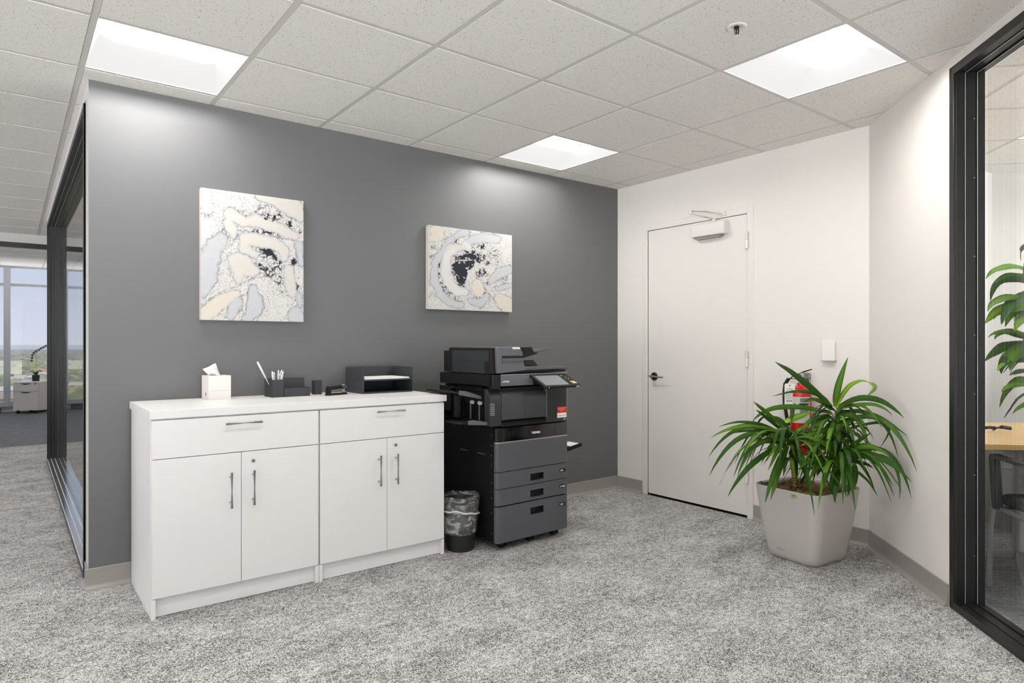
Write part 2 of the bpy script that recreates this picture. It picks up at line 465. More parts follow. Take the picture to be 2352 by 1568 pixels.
# angled wall with the glazed opening
SA = -0.907; FZ = 2.495; SEND = -6.4
bm = B()
box(bm, SA, 0, 0, .13, 0, H + .1, MC); box(bm, SEND, SA, 0, .13, FZ, H + .1, MC); box(bm, -7.3, SEND, 0, .13, 0, H + .1, MC)
struct('wall_angled', bm, M_white)
bm = B()      # unseen walls behind and left, windows added to brighten the room
box(bm, -9, -1.2, -7.35, -7.2, 0, .15); box(bm, -9, -1.2, -7.35, -7.2, 2.42, H + .1)
for k in range(6): box(bm, -9 + k * 1.53, -8.92 + k * 1.53, -7.35, -7.2, .15, 2.42)
struct('wall_behind', bm, M_white)
bm = B(); box(bm, -9.15, -9, -7.35, YW, 0, .15); box(bm, -9.15, -9, -7.35, YW, 2.42, 2.75)
for k in range(13): box(bm, -9.15, -9, -7.35 + k * 1.52, -7.27 + k * 1.52, .15, 2.42)
struct('wall_left', bm, M_white)
bm = B(); box(bm, -9, -1.2, -7.28, -7.27, .15, 2.42); struct('fill_window_rear', bm, M_glassx)  # added pane, lets fill light in from behind
bm = B(); box(bm, -9.08, -9.07, -7.35, YW, .15, 2.42); struct('fill_window_left', bm, M_glassx)  # added pane, lets fill light in from the left
# partition D side above / beyond the corridor glass
Y0, Y1, ZT = .181, 4.40, 2.46
bm = B()
box(bm, 0, .15, .151, Y0 - .03, 0, H + .1); box(bm, 0, .15, Y0 - .03, Y1 + .03, ZT + .02, H + .1); box(bm, 0, .15, Y1 + .03, Y1 + .2, 0, H + .1)
struct('wall_corridor', bm, M_lgrey)
wbox('wall_office', 3.65, 3.78, .151, YF, 0, H + .1, M_white)

# black storefront frames --------------------------------------------------
def profile_frame(bm, M, lo, hi, zt, sill=True):
    """jambs, head and sill with a stepped section; M maps (along, depth, z)"""
    st = [(0, .0, .012, .038), (0, .012, .050, .031), (0, .050, .054, .034), (0, .054, .10, .031), (0, .10, .135, .037)]
    for _, d0, d1, th in st:
        box(bm, lo, lo + th, d0, d1, 0, zt, M); box(bm, hi - th, hi, d0, d1, 0, zt, M)
        box(bm, lo, hi, d0, d1, zt - th, zt, M)
        if sill: box(bm, lo, hi, d0, d1, 0, th * .9, M)
bm = B()
# local: along = -x of wall C frame so that lo is at SA
MCW = MC @ Matrix(((-1, 0, 0, 0), (0, 1, 0, 0), (0, 0, 1, 0), (0, 0, 0, 1)))
profile_frame(bm, MCW, -SA, -SEND, FZ)
for a in (2.6, 4.4): box(bm, a, a + .05, .06, .135, .04, FZ - .04, MCW)
w1 = struct('window_1', bm, M_blk, bevel=.0015)
def slivers(parent, M, lo, hi, zt, ds):
    b = B()
    for d, th in ds:
        box(b, lo + th, lo + th + .0014, d, d + .0018, .03, zt - th, M); box(b, lo + th, hi - th, d, d + .0022, zt - th - .0016, zt - th, M)
    o = obj('metal_bead', b, M_alu, parent, label='thin bright metal bead lines'); return o
slivers(w1, MCW, -SA, -SEND, FZ, [(.0125, .031), (.0505, .034), (.1005, .037)])
b = B(); box(b, -SA + .045, -SEND - .045, .134, .142, .04, FZ - .04, MCW); obj('pane', b, M_glass, w1)
for z in (.25, .62, .99, 1.26, 1.62, 1.98, 2.25):
    b = B(); lathe(b, [(0, .0015), (.0026, .0008), (.0026, -.002)], (0, 0, 0), 10, MCW @ Matrix.Translation((-SA + .0318, .092, z)), 'x'); obj('screw', b, M_chrome, w1)

bm = B()
MD = Matrix(((0, 1, 0, 0), (1, 0, 0, 0), (0, 0, 1, 0), (0, 0, 0, 1)))       # along = y, depth = x
MD = Matrix.Translation((-.008, 0, 0)) @ Matrix.Diagonal((.62, 1, 1, 1)) @ MD
profile_frame(bm, MD, Y0 - .03, Y1 + .03, ZT)
box(bm, Y0 - .03, Y0 + .0, -.004, .012, 0, ZT, MD)
w2 = struct('window_2', bm, M_blk, bevel=.0015)
slivers(w2, MD, Y0 - .03, Y1 + .03, ZT, [(.0125, .031), (.0505, .034), (.1005, .037)])
b = B(); box(b, Y0 + .01, Y1 - .01, .134, .142, .03, ZT - .04, MD); obj('pane', b, M_glass, w2)
b = B(); box(b, Y0 + .004, Y1 - .004, .0, .132, .037, .0385, MD); obj('sill_plate', b, mat('polished sill', srgb(205), .14, .9), w2, label='reflective polished sill plate')
for d0 in (.002, .052, .104):
    b = B(); box(b, Y0 + .004, Y1 - .004, d0, d0 + .004, .0385, .044, MD); obj('sill_rail', b, M_alu, w2)

# far opening header and posts
wbox('trim_10', -9, 3.78, YF, YF + .06, 2.373, 2.431, M_blk)
wbox('wall_header', -9, 3.78, YF, YF + .10, 2.431, 2.70, M_lgrey)
# exterior window wall
bm = B()
box(bm, -9, 6, YW, YW + .12, 2.268, 2.316); box(bm, -9, 6, YW, YW + .12, 2.60, 2.75)
for k in range(-5, 5):
    x = -.402 + k * 1.52; box(bm, x, x + .10, YW - .03, YW + .12, .186, 2.62)
box(bm, -9, 6, YW - .10, YW + .12, .10, .186); 
w3 = struct('window_3', bm, mat('grey aluminium mullion', srgb(168, 170, 172), .4), bevel=.003)
b = B(); box(b, -9, 6, YW + .04, YW + .05, .186, 2.62); obj('pane', b, M_glasst, w3)
wbox('wall_sill', -9, 6, YW, YW + .12, -.05, .10, M_plate)
wbox('wall_far', 6, 6.1, YF, YW, 0, 2.75, M_white)

# meeting room shell
wb = B(); box(wb, 1.3, 1.4, -.2, 4.3, 0, H + .1, MC); struct('wall_meeting_back', wb, M_white)
wb = B(); box(wb, .13, 1.3, .9, 1.0, 0, .01, MC); wb.free()
wb = B(); prism(wb, [(0.13, 0.13), (1.3, 1.395), (1.3, 1.25), (0.25, .13)], 'z', 0, H + .1, MC); struct('wall_meeting_left', wb, M_white)
wb = B(); box(wb, -4.6, -4.5, .13, 4.3, 0, H + .1, MC); struct('wall_meeting_near', wb, M_white)
# outer side of the meeting room: window
wb = B(); box(wb, -4.5, 1.3, 4.2, 4.3, 0, .62, MC); box(wb, -4.5, 1.3, 4.2, 4.3, 2.45, H + .1, MC)
struct('wall_meeting_outer', wb, M_white)
wb = B()
for a in (-4.5, -3.05, -1.6, -.15, 1.22): box(wb, a, a + .08, 4.2, 4.3, .62, 2.45, MC)
w4 = struct('window_4', wb, M_chairm)
b = B(); box(b, -4.5, 1.3, 4.24, 4.25, .62, 2.45, MC); obj('pane', b, M_glasst, w4)
# grey sill cabinet along the back wall
wb = B(); box(wb, .5, 1.298, 1.02, 4.1, 0.10, .52, MC); box(wb, .47, 1.298, 1.02, 4.1, .52, .545, MC); box(wb, .53, 1.29, 1.03, 4.1, 0, .10, MC)
for z in (.22, .40): box(wb, .494, .5, 1.02, 4.1, z, z + .006, MC)
tag(obj('sill_cabinet', wb, M_greypanel, bevel=.003), 'long low grey panelled cabinet along the meeting room wall behind the table', 'cabinet')

# cove base --------------------------------------------------------------
prof = [(0, 0), (.026, 0), (.025, .0035), (.014, .0085), (.0085, .016), (.0065, .024), (.0062, .10), (.004, .103), (0, .103)]
def cove(name, p0, p1):
    p0, p1 = Vector(p0), Vector(p1); d = (p1 - p0).normalized(); n = Vector((d.y, -d.x, 0))     # n points into the room
    M = Matrix(((n.x, d.x, 0, p0.x), (n.y, d.y, 0, p0.y), (0, 0, 1, 0), (0, 0, 0, 1)))
    bm = B(); L_ = (p1 - p0).length
    prism(bm, prof, 'y', 0, L_, M); struct(name, bm, M_base, smooth=True)
cove('baseboard_back', (-.016, 0, 0), (3.78, 0, 0))
cove('baseboard_right', (3.78, 0, 0), (3.78, -.275, 0))
cove('baseboard_right', (3.78, -1.287, 0), (3.78, -2.06, 0))
cove('baseboard_angled', W(0, 0), W(SA + .002, 0))
cove('baseboard_corridor', (0, .148, 0), (0, 0, 0))

# door -------------------------------------------------------------------
bm = B(); box(bm, 3.783, 3.825, DY0 + .003, DY1 - .002, .016, DZ - .0025)
door = struct('door_1', bm, M_doorw, bevel=.0015)
b = B()
for (y0, y1, z0, z1) in ((DY1, DY1 + .048, 0, DZ + .05), (DY0 - .048, DY0, 0, DZ + .05), (DY0, DY1, DZ, DZ + .05)): box(b, 3.774, 3.86, y0, y1, z0, z1)
obj('door_frame', b, M_doorw, door, bevel=.003)
b = B()
for (y0, y1, z0, z1) in ((DY1 - .014, DY1, .02, DZ - .014), (DY0, DY0 + .014, .02, DZ - .014), (DY0, DY1, DZ - .014, DZ)): box(b, 3.826, 3.859, y0, y1, z0, z1)
obj('door_stop', b, M_doorw, door)
b = B(); box(b, 3.7805, 3.90, DY0 + .001, DY1 - .001, -.05, .004); obj('threshold_gap', b, M_hole, door)
for z in (1.946, 1.118, .303):
    b = B(); tube(b, [(3.767, DY0 - .002, z - .057), (3.767, DY0 - .002, z + .057)], .0105, 14)
    box(b, 3.7735, 3.782, DY0 - .02, DY0 + .018, z - .055, z + .055)
    lathe(b, [(0, .008), (.006, .005), (.0085, 0)], (3.767, DY0 - .002, z + .057), 12); lathe(b, [(.0085, 0), (.006, -.005), (0, -.008)], (3.767, DY0 - .002, z - .057), 12)
    obj('hinge', b, M_doorw, door, smooth=True)
b = B(); yh, zh = -.40, .960
lathe(b, [(.033, 0), (.033, -.006), (.028, -.011), (.013, -.013), (.012, -.045), (0, -.045)], (3.783, yh, zh), 28, None, 'x')
hd = obj('door_handle', b, M_darkmetal, door, smooth=True, label='dark round rose with lever')
b = B(); tube(b, [(3.738, yh + .02, zh + .004), (3.736, yh, zh + .002), (3.737, yh - .05, zh), (3.741, yh - .12, zh - .002)], [.009, .011, .009, .008], 12, flat=.8)
obj('lever', b, M_chrome, hd, smooth=True)
# closer
b = B(); y0, y1 = -1.085, -.80; z0, z1 = 2.012, 2.112
prism(b, [(3.783, z0), (3.725, z0 + .002), (3.722, z0 + .012), (3.728, z1 - .012), (3.738, z1), (3.783, z1)], 'y', y0, y1)
cl = obj('door_closer', b, M_doorw, door, bevel=.004)
b = B(); prism(b, [(y0 + .03, z0), (y1 - .01, z0), (y1 - .03, z0 - .016), (y0 + .06, z0 - .016)], 'x', 3.74, 3.783)
obj('closer_back_plate', b, mat('grey closer body', srgb(150, 146, 140), .4), cl, label='grey closer underside')
b = B()
tube(b, [(3.745, -.99, z1 + .014), (3.69, -.945, z1 + .034), (3.615, -.88, z1 + .062)], .0095, 10, flat=.55)
tube(b, [(3.615, -.88, z1 + .074), (3.69, -.96, z1 + .070), (3.772, -1.045, z1 + .050)], .0095, 10, flat=.55)
lathe(b, [(0, .026), (.013, .022), (.014, 0), (.012, -.006), (0, -.006)], (3.615, -.88, z1 + .060), 14)
lathe(b, [(0, .022), (.015, .018), (.015, -.004)], (3.745, -.99, z1 + .0), 14)
box(b, 3.765, 3.776, -1.07, -1.02, z1 + .036, z1 + .066)
obj('closer_arm', b, M_doorw, cl, smooth=True)

# thermostat-like wall box
t = thing('wall_box', 'small white plastic box on the wall above the fire extinguisher', 'wall box', (3.779, -1.82, 1.113))
b = B(); box(b, -.024, 0, -.041, .041, 0, .125); obj('cover', b, M_plate, t, bevel=.005)
b = B(); box(b, -.027, -.0, -.044, .044, -.004, .004); obj('base_lip', b, M_greypanel, t, bevel=.001)

# sprinkler -------------------------------------------------------------------
t = thing('sprinkler', 'chrome fire sprinkler head in a white ring on the ceiling', 'sprinkler', (2.076, -2.285, H))
b = B(); lathe(b, [(.022, .012), (.022, .0), (.024, -.004), (.036, -.006), (.041, -.002), (.041, .004)], (0, 0, 0), 36); obj('escutcheon', b, M_plate, t, smooth=True)
b = B(); lathe(b, [(0, .01), (.0215, .01), (.0215, .004)], (0, 0, 0), 24); obj('cup', b, M_hole, t)
b = B()
lathe(b, [(.011, .008), (.011, -.008), (.007, -.012), (0, -.012)], (0, 0, 0), 16)
for s in (-1, 1): tube(b, [(s * .011, 0, -.004), (s * .015, 0, -.016), (s * .010, 0, -.03), (0, 0, -.036)], .0024, 8)
obj('frame', b, M_darkmetal, t, smooth=True)
b = B(); lathe(b, [(0, -.036), (.006, -.037), (.014, -.038), (.014, -.0395), (0, -.040)], (0, 0, 0), 20); obj('deflector', b, M_polish, t, smooth=True)
b = B(); tube(b, [(0, 0, -.012), (0, 0, -.034)], .003, 8); obj('glass_bulb', b, mat('dark bulb', srgb(50, 20, 18), .1), t, smooth=True)
# ============================================================ CABINETS
CT = .925; YFR = -.611
def bar_handle(parent, p0, p1, stand=.030, r=.0055):
    """bar pull: p0,p1 ends on the door face (x,z), standing off towards -y"""
    b = B(); y = YFR - stand
    a, c = Vector((p0[0], y, p0[1])), Vector((p1[0], y, p1[1])); d = (c - a)
    tube(b, [a, c], r, 12)
    for f in (.14, .86):
        p = a + d * f; tube(b, [(p.x, YFR + .002, p.z), (p.x, y, p.z)], r * .8, 8)
    return obj('handle', b, M_chrome, parent, smooth=True, label='brushed metal bar handle')
def lock(parent, x, z):
    b = B(); lathe(b, [(0, -.010), (.007, -.010), (.0085, -.008), (.0085, 0)], (x, YFR, z), 20, None, 'y'); o = obj('lock', b, M_chrome, parent, smooth=True, label='small round metal lock')
    b = B(); box(b, x - .0012, x + .0012, YFR - .0108, YFR - .009, z - .004, z + .004); obj('keyhole', b, M_hole, o)
def cabinet(x0, x1, label, hx, dy, locks):
    """x0..x1 outer width; hx: door split"""
    t = thing('storage_cabinet', label, 'cabinet', (0, 0, 0), 0, None)
    top = CT - .039
    b = B(); k = .018
    box(b, x0, x0 + k, YFR + .0195, -.012, 0, top); box(b, x1 - k, x1, YFR + .0195, -.012, 0, top)
    box(b, x0 + k, x1 - k, YFR + .0195, -.012, top - .018, top); box(b, x0 + k, x1 - k, YFR + .0195, -.012, .075, .093)
    box(b, x0 + k, x1 - k, -.03, -.012, .09, top); box(b, x0 + k, x1 - k, YFR + .03, -.03, .69, .70)
    obj('carcass', b, M_lam, t, bevel=.0008)
    b = B(); box(b, x0 + k + .0005, x1 - k - .0005, YFR + .028, YFR + .046, 0.002, .0745); obj('plinth', b, M_lam, t, bevel=.0008)
    b = B(); box(b, x0, x0 + k, YFR + .004, YFR + .019, 0, .088); obj('side_foot', b, M_lam, t, bevel=.0006)
    b = B(); box(b, x1 - k, x1, YFR + .004, YFR + .019, 0, .088); obj('side_foot', b, M_lam, t, bevel=.0006)
    fx0, fx1 = x0 + .0035, x1 - .0035
    b = B(); box(b, fx0, fx1, YFR, YFR + .018, .7085, top - .007); dr = obj('drawer', b, M_lam, t, bevel=.0007)
    bar_handle(dr, (dy[0], dy[2]), (dy[1], dy[2]))
    for (a, c, h) in ((fx0, hx - .0012, hx - .050), (hx + .0012, fx1, hx + .052)):
        b = B(); box(b, a, c, YFR, YFR + .018, .092, .7055); dd = obj('door', b, M_lam, t, bevel=.0007)
        bar_handle(dd, (h, .452), (h, .618))
        if h > hx and locks: lock(dd, locks[0], locks[1])
    return t
cabinet(.183, .941, 'white double-door storage cabinet with one drawer, left of the pair under the white top', .562, (.485, .651, .846), (.615, .660))
cabinet(.943, 1.688, 'white double-door storage cabinet with one drawer, right of the pair beside the copier', 1.322, (1.252, 1.418, .854), (1.372, .664))
b = B(); box(b, .176, 1.700, -.617, -.004, CT - .038, CT)
tag(obj('cabinet_top', b, M_lam, bevel=.0015), 'long white laminate top spanning both white cabinets', 'worktop')

# ------------------------------------------------------------ things on the top
def flat_box(name, x0, x1, y0, y1, z0, z1, m, par, **k):
    b = B(); box(b, x0, x1, y0, y1, z0, z1); return obj(name, b, m, par, **k)
t = thing('tissue_box', 'white cube tissue box with a tissue standing out, left on the white top', 'tissue box', (.511, -.179, CT), R(3))
b = B(); s = .115; hh = .127
box(b, 0, s, 0, .001, 0, hh); box(b, 0, s, s - .001, s, 0, hh); box(b, 0, .001, 0, s, 0, hh); box(b, s - .001, s, 0, s, 0, hh); box(b, 0, s, 0, s, 0, .001)
n = 24
outer = [(0, 0), (s, 0), (s, s), (0, s)]
ring = []; sq = []
for k in range(n):
    a = 2 * math.pi * (k + .5) / n; dx, dy_ = math.cos(a), math.sin(a); f = (s / 2) / max(abs(dx), abs(dy_))
    ring.append(b.verts.new((s / 2 + .036 * dx, s / 2 + .026 * dy_, hh))); sq.append(b.verts.new((s / 2 + f * dx, s / 2 + f * dy_, hh)))
for k in range(n): b.faces.new([ring[k], ring[(k + 1) % n], sq[(k + 1) % n], sq[k]])
obj('carton', b, M_card, t)
b = B(); lathe(b, [(0, -.0004), (.010, -.0004)], (0, 0, 0), 24, Matrix.Translation((-.0002, .04, .03)) @ Matrix.Diagonal((1, .9, 1.0, 1)), 'x'); obj('logo', b, M_orange, t, label='small orange oval logo')
b = B(); box(b, .012, s - .008, -.0004, 0, .048, .049); obj('perforation', b, M_gap, t)  # plain grey line marks the carton perforation
b = B(); NU, NV = 14, 12; gr = []
for iu in range(NU + 1):
    row = []
    for iv in range(NV + 1):
        u, v = iu / NU, iv / NV
        bx = .028 + u * .058; tx = -.012 + u * .062; 
        x = bx * (1 - v) + (tx + .0) * v; z = (hh - .01) + v * (.045 + .030 * u) 
        y = s / 2 + .014 * math.sin(u * 7 + v * 2) * (1 - .5 * v) - .012 * v + .01 * math.sin(v * 5) * (u - .5)
        row.append(b.verts.new((x, y, z)))
    gr.append(row)
for iu in range(NU):
    for iv in range(NV): b.faces.new([gr[iu][iv], gr[iu + 1][iv], gr[iu + 1][iv + 1], gr[iu][iv + 1]])
o = obj('tissue', b, M_tissue, t, smooth='all'); so = o.modifiers.new('thick', 'SOLIDIFY'); so.thickness = .0006

# organiser
t = thing('desk_organizer', 'dark grey stepped desk organiser holding white pens', 'desk organiser', (.829, -.214, CT), R(2))
def tray_bm(x0, x1, y0, y1, z1, w=.003, M=None, b=None):
    b = b or B(); box(b, x0, x1, y0, y0 + w, 0, z1, M); box(b, x0, x1, y1 - w, y1, 0, z1, M); box(b, x0, x0 + w, y0, y1, 0, z1, M); box(b, x1 - w, x1, y0, y1, 0, z1, M); box(b, x0, x1, y0, y1, 0, w, M); return b
b = tray_bm(0, .066, 0, .085, .098); obj('pen_compartment', b, M_org, t, bevel=.001)
b = tray_bm(.0665, .215, 0, .085, .048); obj('front_tray', b, M_org, t, bevel=.001)
b = tray_bm(.0, .215, .0855, .125, .100); obj('letter_slot', b, M_org, t, bevel=.001)
pens = [((.030, .05), (-.062, .06, .198), .0055, 'flat white paper knife leaning far left out of the organiser'),
        ((.030, .03), (.006, .02, .145), .0048, 'white pen leaning left, beside the paper knife'),
        ((.035, .055), (.028, .06, .138), .0048, 'white pen standing nearly upright, its tip upwards'),
        ((.045, .04), (.050, .05, .150), .004, 'thin white pen standing upright behind the others'),
        ((.040, .03), (.068, .025, .143), .0048, 'white pen leaning right, second from the right in the organiser'),
        ((.016, .055), (.070, .05, .150), .0048, 'white pen leaning furthest right in the organiser')]
for k, (p, q_, r, lab) in enumerate(pens):
    a = Vector((.829 + p[0], -.214 + p[1], CT + .006)); c = Vector((.829 + q_[0], -.214 + q_[1], CT + q_[2] - .001))
    d = (c - a)
    if k == 0:
        tt = thing('paper_knife', lab, 'paper knife', a)
        b = B(); 
        tube(b, [d * 0, d * .45, d * .5], [.007, .007, .008], 10, flat=.35); obj('blade', b, M_pen, tt, smooth=True)
        b = B(); tube(b, [d * .5, d * .55, d * .8, d * .93, d * .985, d], [.008, .0105, .0120, .0125, .010, .004], 12, flat=.45); obj('grip', b, M_pen, tt, smooth=True)
    else:
        tt = thing('pen', lab, 'pen', a, 0, 'white pens in the organiser'); r *= 1.3
        b = B(); tube(b, [d * .0, d * .04, d * .86], [r * .4, r, r], 10); obj('barrel', b, M_pen, tt, smooth=True)
        b = B(); tube(b, [d * .86, d * .87, d * .96, d], [r, r * .75, r * .7, r * .3], 10); cp = obj('end_cap', b, M_pen, tt, smooth=True)
        b = B(); o_ = Vector((0, -r * 1.25, 0)); tube(b, [d * .72 + o_, d * .9 + o_], r * .3, 6); obj('clip', b, M_silver, tt, smooth=True)

t = thing('paper_clip_cup', 'small empty dark grey square cup right of the pen organiser', 'cup', (1.092, -.147, CT), R(2))
b = tray_bm(0, .044, 0, .044, .082, .0025); obj('cup_body', b, M_org, t, bevel=.0008)

# stapler
t = thing('stapler', 'black stapler with a chrome nose between the cup and the paper trays', 'stapler', (1.236, -.222, CT), R(20))
b = B(); prism(b, [(-.125, 0), (.012, 0), (.016, .004), (.012, .010), (-.10, .012), (-.125, .008)], 'y', -.016, .016); obj('base', b, M_cop2, t, bevel=.001)
b = B(); prism(b, [(-.120, .040), (-.118, .052), (-.02, .057), (-.004, .054), (-.0, .036), (-.11, .030)], 'y', -.014, .014); obj('top_arm', b, M_cop2, t, bevel=.003)
b = B(); prism(b, [(-.11, .024), (-.11, .030), (.004, .036), (.006, .026)], 'y', -.009, .009); obj('magazine', b, M_chrome, t)
b = B(); prism(b, [(-.02, .058), (.012, .056), (.016, .052), (.014, .042), (-.02, .046)], 'y', -.0145, .0145); prism(b, [(-.004, .040), (.010, .040), (.009, .018), (-.002, .018)], 'y', -.010, .010); obj('nose', b, M_polish, t, bevel=.0015, label='polished metal nose')
b = B(); prism(b, [(-.004, .010), (.014, .010), (.014, .0125), (-.004, .0125)], 'y', -.012, .012); obj('anvil', b, M_polish, t)
b = B(); prism(b, [(-.122, .004), (-.105, .004), (-.105, .042), (-.120, .045)], 'y', -.0155, .0155); obj('hinge_cheeks', b, M_cop2, t, bevel=.001)

# letter trays (two, stacked)
def letter_tray(z, hgt, label, open_top):
    t = thing('letter_tray', label, 'letter tray', (1.332, -.288, CT + z), R(1.5))
    Wd, Dp = .330, .245; w = .004
    b = B(); box(b, 0, Wd, 0, Dp, 0, .008); obj('tray_floor', b, M_org, t, bevel=.001)
    b = B(); box(b, 0, w, .0, Dp, .008, hgt); obj('side_panel', b, M_org, t, bevel=.0008)
    b = B(); box(b, Wd - w, Wd, .0, Dp, .008, hgt); obj('side_panel', b, M_org, t, bevel=.0008)
    b = B(); box(b, w, Wd - w, Dp - w, Dp, .008, hgt); obj('back_panel', b, M_org, t, bevel=.0008)
    return t
letter_tray(0, .0755, 'dark grey letter tray, lower and empty of the two stacked trays', False)
letter_tray(.076, .078, 'dark grey letter tray, upper of the two, with paper in it', True)
for k in range(2):
    b = B(); M = Matrix.Translation((1.332 + .01, -.288 + .006, CT + .0847 + k * .0045)) @ Matrix.Rotation(R(1.5 + .8 * k), 4, 'Z')
    box(b, 0, .30, 0, .215, 0, .004, M)
    o = obj('paper_stack', b, M_paper); tag(o, ['thin stack of white paper lying in the upper letter tray, lower of two', 'thin stack of white paper lying in the upper letter tray, on top'][k], 'paper', 'paper in the tray')

# ============================================================ CANVASES
def vnoise(x, y, seed, octaves=3):
    """value noise on arrays"""
    out = np.zeros_like(x); amp = 1; tot = 0
    rng = np.random.RandomState(seed)
    for o in range(octaves):
        tb = rng.rand(64, 64); f = 2 ** o; X = x * f; Y = y * f
        xi = np.floor(X).astype(int); yi = np.floor(Y).astype(int); fx = X - xi; fy = Y - yi; fx = fx * fx * (3 - 2 * fx); fy = fy * fy * (3 - 2 * fy)
        a = tb[xi % 64, yi % 64]; b_ = tb[(xi + 1) % 64, yi % 64]; c = tb[xi % 64, (yi + 1) % 64]; d = tb[(xi + 1) % 64, (yi + 1) % 64]
        out += amp * ((a * (1 - fx) + b_ * fx) * (1 - fy) + (c * (1 - fx) + d * fx) * fy); tot += amp; amp *= .5
    return out / tot
def cells(x, y, size, seed):
    X = x / size; Y = y / size; xi = np.floor(X).astype(int); yi = np.floor(Y).astype(int)
    rng = np.random.RandomState(seed); tx = rng.rand(128, 128); ty = rng.rand(128, 128); tr = rng.rand(128, 128)
    f1 = np.full(x.shape, 9.); f2 = np.full(x.shape, 9.); rr = np.zeros(x.shape)
    for dx in (-1, 0, 1):
        for dy_ in (-1, 0, 1):
            a = (xi + dx) % 128; c = (yi + dy_) % 128
            d = np.hypot(xi + dx + tx[a, c] - X, yi + dy_ + ty[a, c] - Y)
            m1 = d < f1; f2 = np.where(m1, f1, np.minimum(f2, d)); rr = np.where(m1, tr[a, c], rr); f1 = np.where(m1, d, f1)
    return f1, f2 - f1, rr
def capsule(x, y, pts):
    best = np.full(x.shape, 1e9)
    if len(pts) == 1: pts = pts + [(pts[0][0] + .1, pts[0][1], pts[0][2])]
    for (x0, y0, r0), (x1, y1, r1) in zip(pts[:-1], pts[1:]):
        dx, dy_ = x1 - x0, y1 - y0; tt = np.clip(((x - x0) * dx + (y - y0) * dy_) / (dx * dx + dy_ * dy_ + 1e-9), 0, 1)
        best = np.minimum(best, np.hypot(x - x0 - dx * tt, y - y0 - dy_ * tt) - (r0 + (r1 - r0) * tt))
    return best
CREAM = np.array([.80, .76, .70]); BLUE = np.array([.56, .565, .585]); INK = np.array([.012, .013, .025]); WHITE = np.array([.84, .82, .79]); WARM = np.array([.85, .78, .66])
def paint(nx, ny, unmap, strokes, darks, veins, blacks, seed):
    uu, vv = np.meshgrid(np.linspace(0, 1, nx), np.linspace(0, 1, ny), indexing='ij')
    x, y = unmap(uu, vv)
    wx = x + 50 * (vnoise(x / 110, y / 110, seed, 2) - .5) + 20 * (vnoise(x / 26, y / 26, seed + 20, 2) - .5)
    wy = y + 50 * (vnoise(x / 110 + 9, y / 110 + 4, seed + 1, 2) - .5) + 20 * (vnoise(x / 26 + 5, y / 26 + 7, seed + 21, 2) - .5)
    dk = np.zeros_like(x)
    for cx_, cy_, rx, s_ in darks: dk = np.maximum(dk, s_ * np.exp(-(((wx - cx_) ** 2 + (wy - cy_) ** 2) / (rx * rx))))
    f1, ed, rr = cells(wx, wy, 34, seed + 2); g1, ed2, r2 = cells(wx, wy, 17, seed + 3)
    base = np.ones(x.shape + (3,)) * WHITE
    warm = np.clip((vnoise(x / 260, y / 260, seed + 5, 2) - .4) * 2.2, 0, 1)[..., None]
    base = base * (1 - warm * .35) + CREAM * warm * .35
    ds = [(capsule(wx, wy, pts) - 9, kind) for pts, kind in strokes]
    best = np.minimum.reduce([d for d, _ in ds])
    wsum = np.zeros(x.shape); wk = [np.zeros(x.shape) for _ in range(4)]
    for d, kind in ds:
        e_ = np.exp(-(d - best) / 9); wsum += e_; wk[kind] += e_
    near = .55 * np.exp(-np.maximum(best, 0) / 16) * (vnoise(x / 70, y / 70, seed + 31, 2) > .42)
    # small bubbles: white dots parted by thin grey gaps
    gap = np.clip((g1 - .42) * 6, 0, 1) * np.clip(.20 + near + .9 * dk + .5 * (vnoise(x / 60, y / 60, seed + 30, 2) - .45), 0, 1)
    base = base * (1 - gap[..., None]) + np.array([.10, .10, .13]) * gap[..., None]
    big = np.clip((f1 - (.50 - .14 * np.clip(dk, 0, 1))) * 10, 0, 1) * np.clip(dk * 2.4 - .35, 0, 1)
    base = base * (1 - big[..., None]) + INK * big[..., None]
    # union of pours: nearest stroke wins, so neighbours melt together
    cc = [CREAM, BLUE * 1.22, WARM, WHITE]; rc = [BLUE * 1.08, BLUE * .98, CREAM * .96, BLUE * 1.2]
    core = sum(wk[k][..., None] * cc[k] for k in range(4)) / wsum[..., None]; rim = sum(wk[k][..., None] * rc[k] for k in range(4)) / wsum[..., None]
    dp = np.clip(-best / 30, 0, 1)[..., None]; dp = dp * dp * (3 - 2 * dp)
    st = (vnoise((x + y) / 9, (x - y) / 60, seed + 7, 2) - .5)[..., None] * .06
    pour = rim * (1 - dp) + core * dp + st
    ins = np.clip(.5 - best / 4, 0, 1)[..., None]; col = base * (1 - ins) + pour * ins
    eb = vnoise(x / 22, y / 22, seed + 8, 3)
    edge = (np.exp(-(best / 3.2) ** 2) * np.clip((eb - .36) * 3.4, 0, .8))[..., None]
    col = col * (1 - edge) + np.array([.13, .13, .16]) * edge
    for pts, s_ in veins:
        d = capsule(wx, wy, pts); wv = np.exp(-(np.maximum(d, 0) / 4.0) ** 2)[..., None] * s_ * np.clip((vnoise(x / 10, y / 10, seed + 4, 2)[..., None] - .2) * 1.6, 0, 1)
        col = col * (1 - wv) + np.array([.26, .27, .31]) * wv
    for pts in blacks:
        d = capsule(wx, wy, pts); ins = np.clip(.5 - d / 4, 0, 1)
        bub = (f1 < .30) & (rr > .62) & (d > -36)
        ins = ins * np.where(bub, 0.05, 1.0); ins = ins[..., None]
        col = col * (1 - ins) + INK * 1.3 * ins
    return np.clip(col, 0, 1)
M_art = mat('poured acrylic paint', g(.8), .35, spec=.4); q = NG(M_art); at = q.n('ShaderNodeAttribute', attribute_name='paint'); q.L(q.mix(1.0, at.outputs['Color'], g(.73), 'MULTIPLY'), q.b.inputs['Base Color'])
M_cedge = mat('pale painted canvas edge', srgb(214, 206, 196), .6)
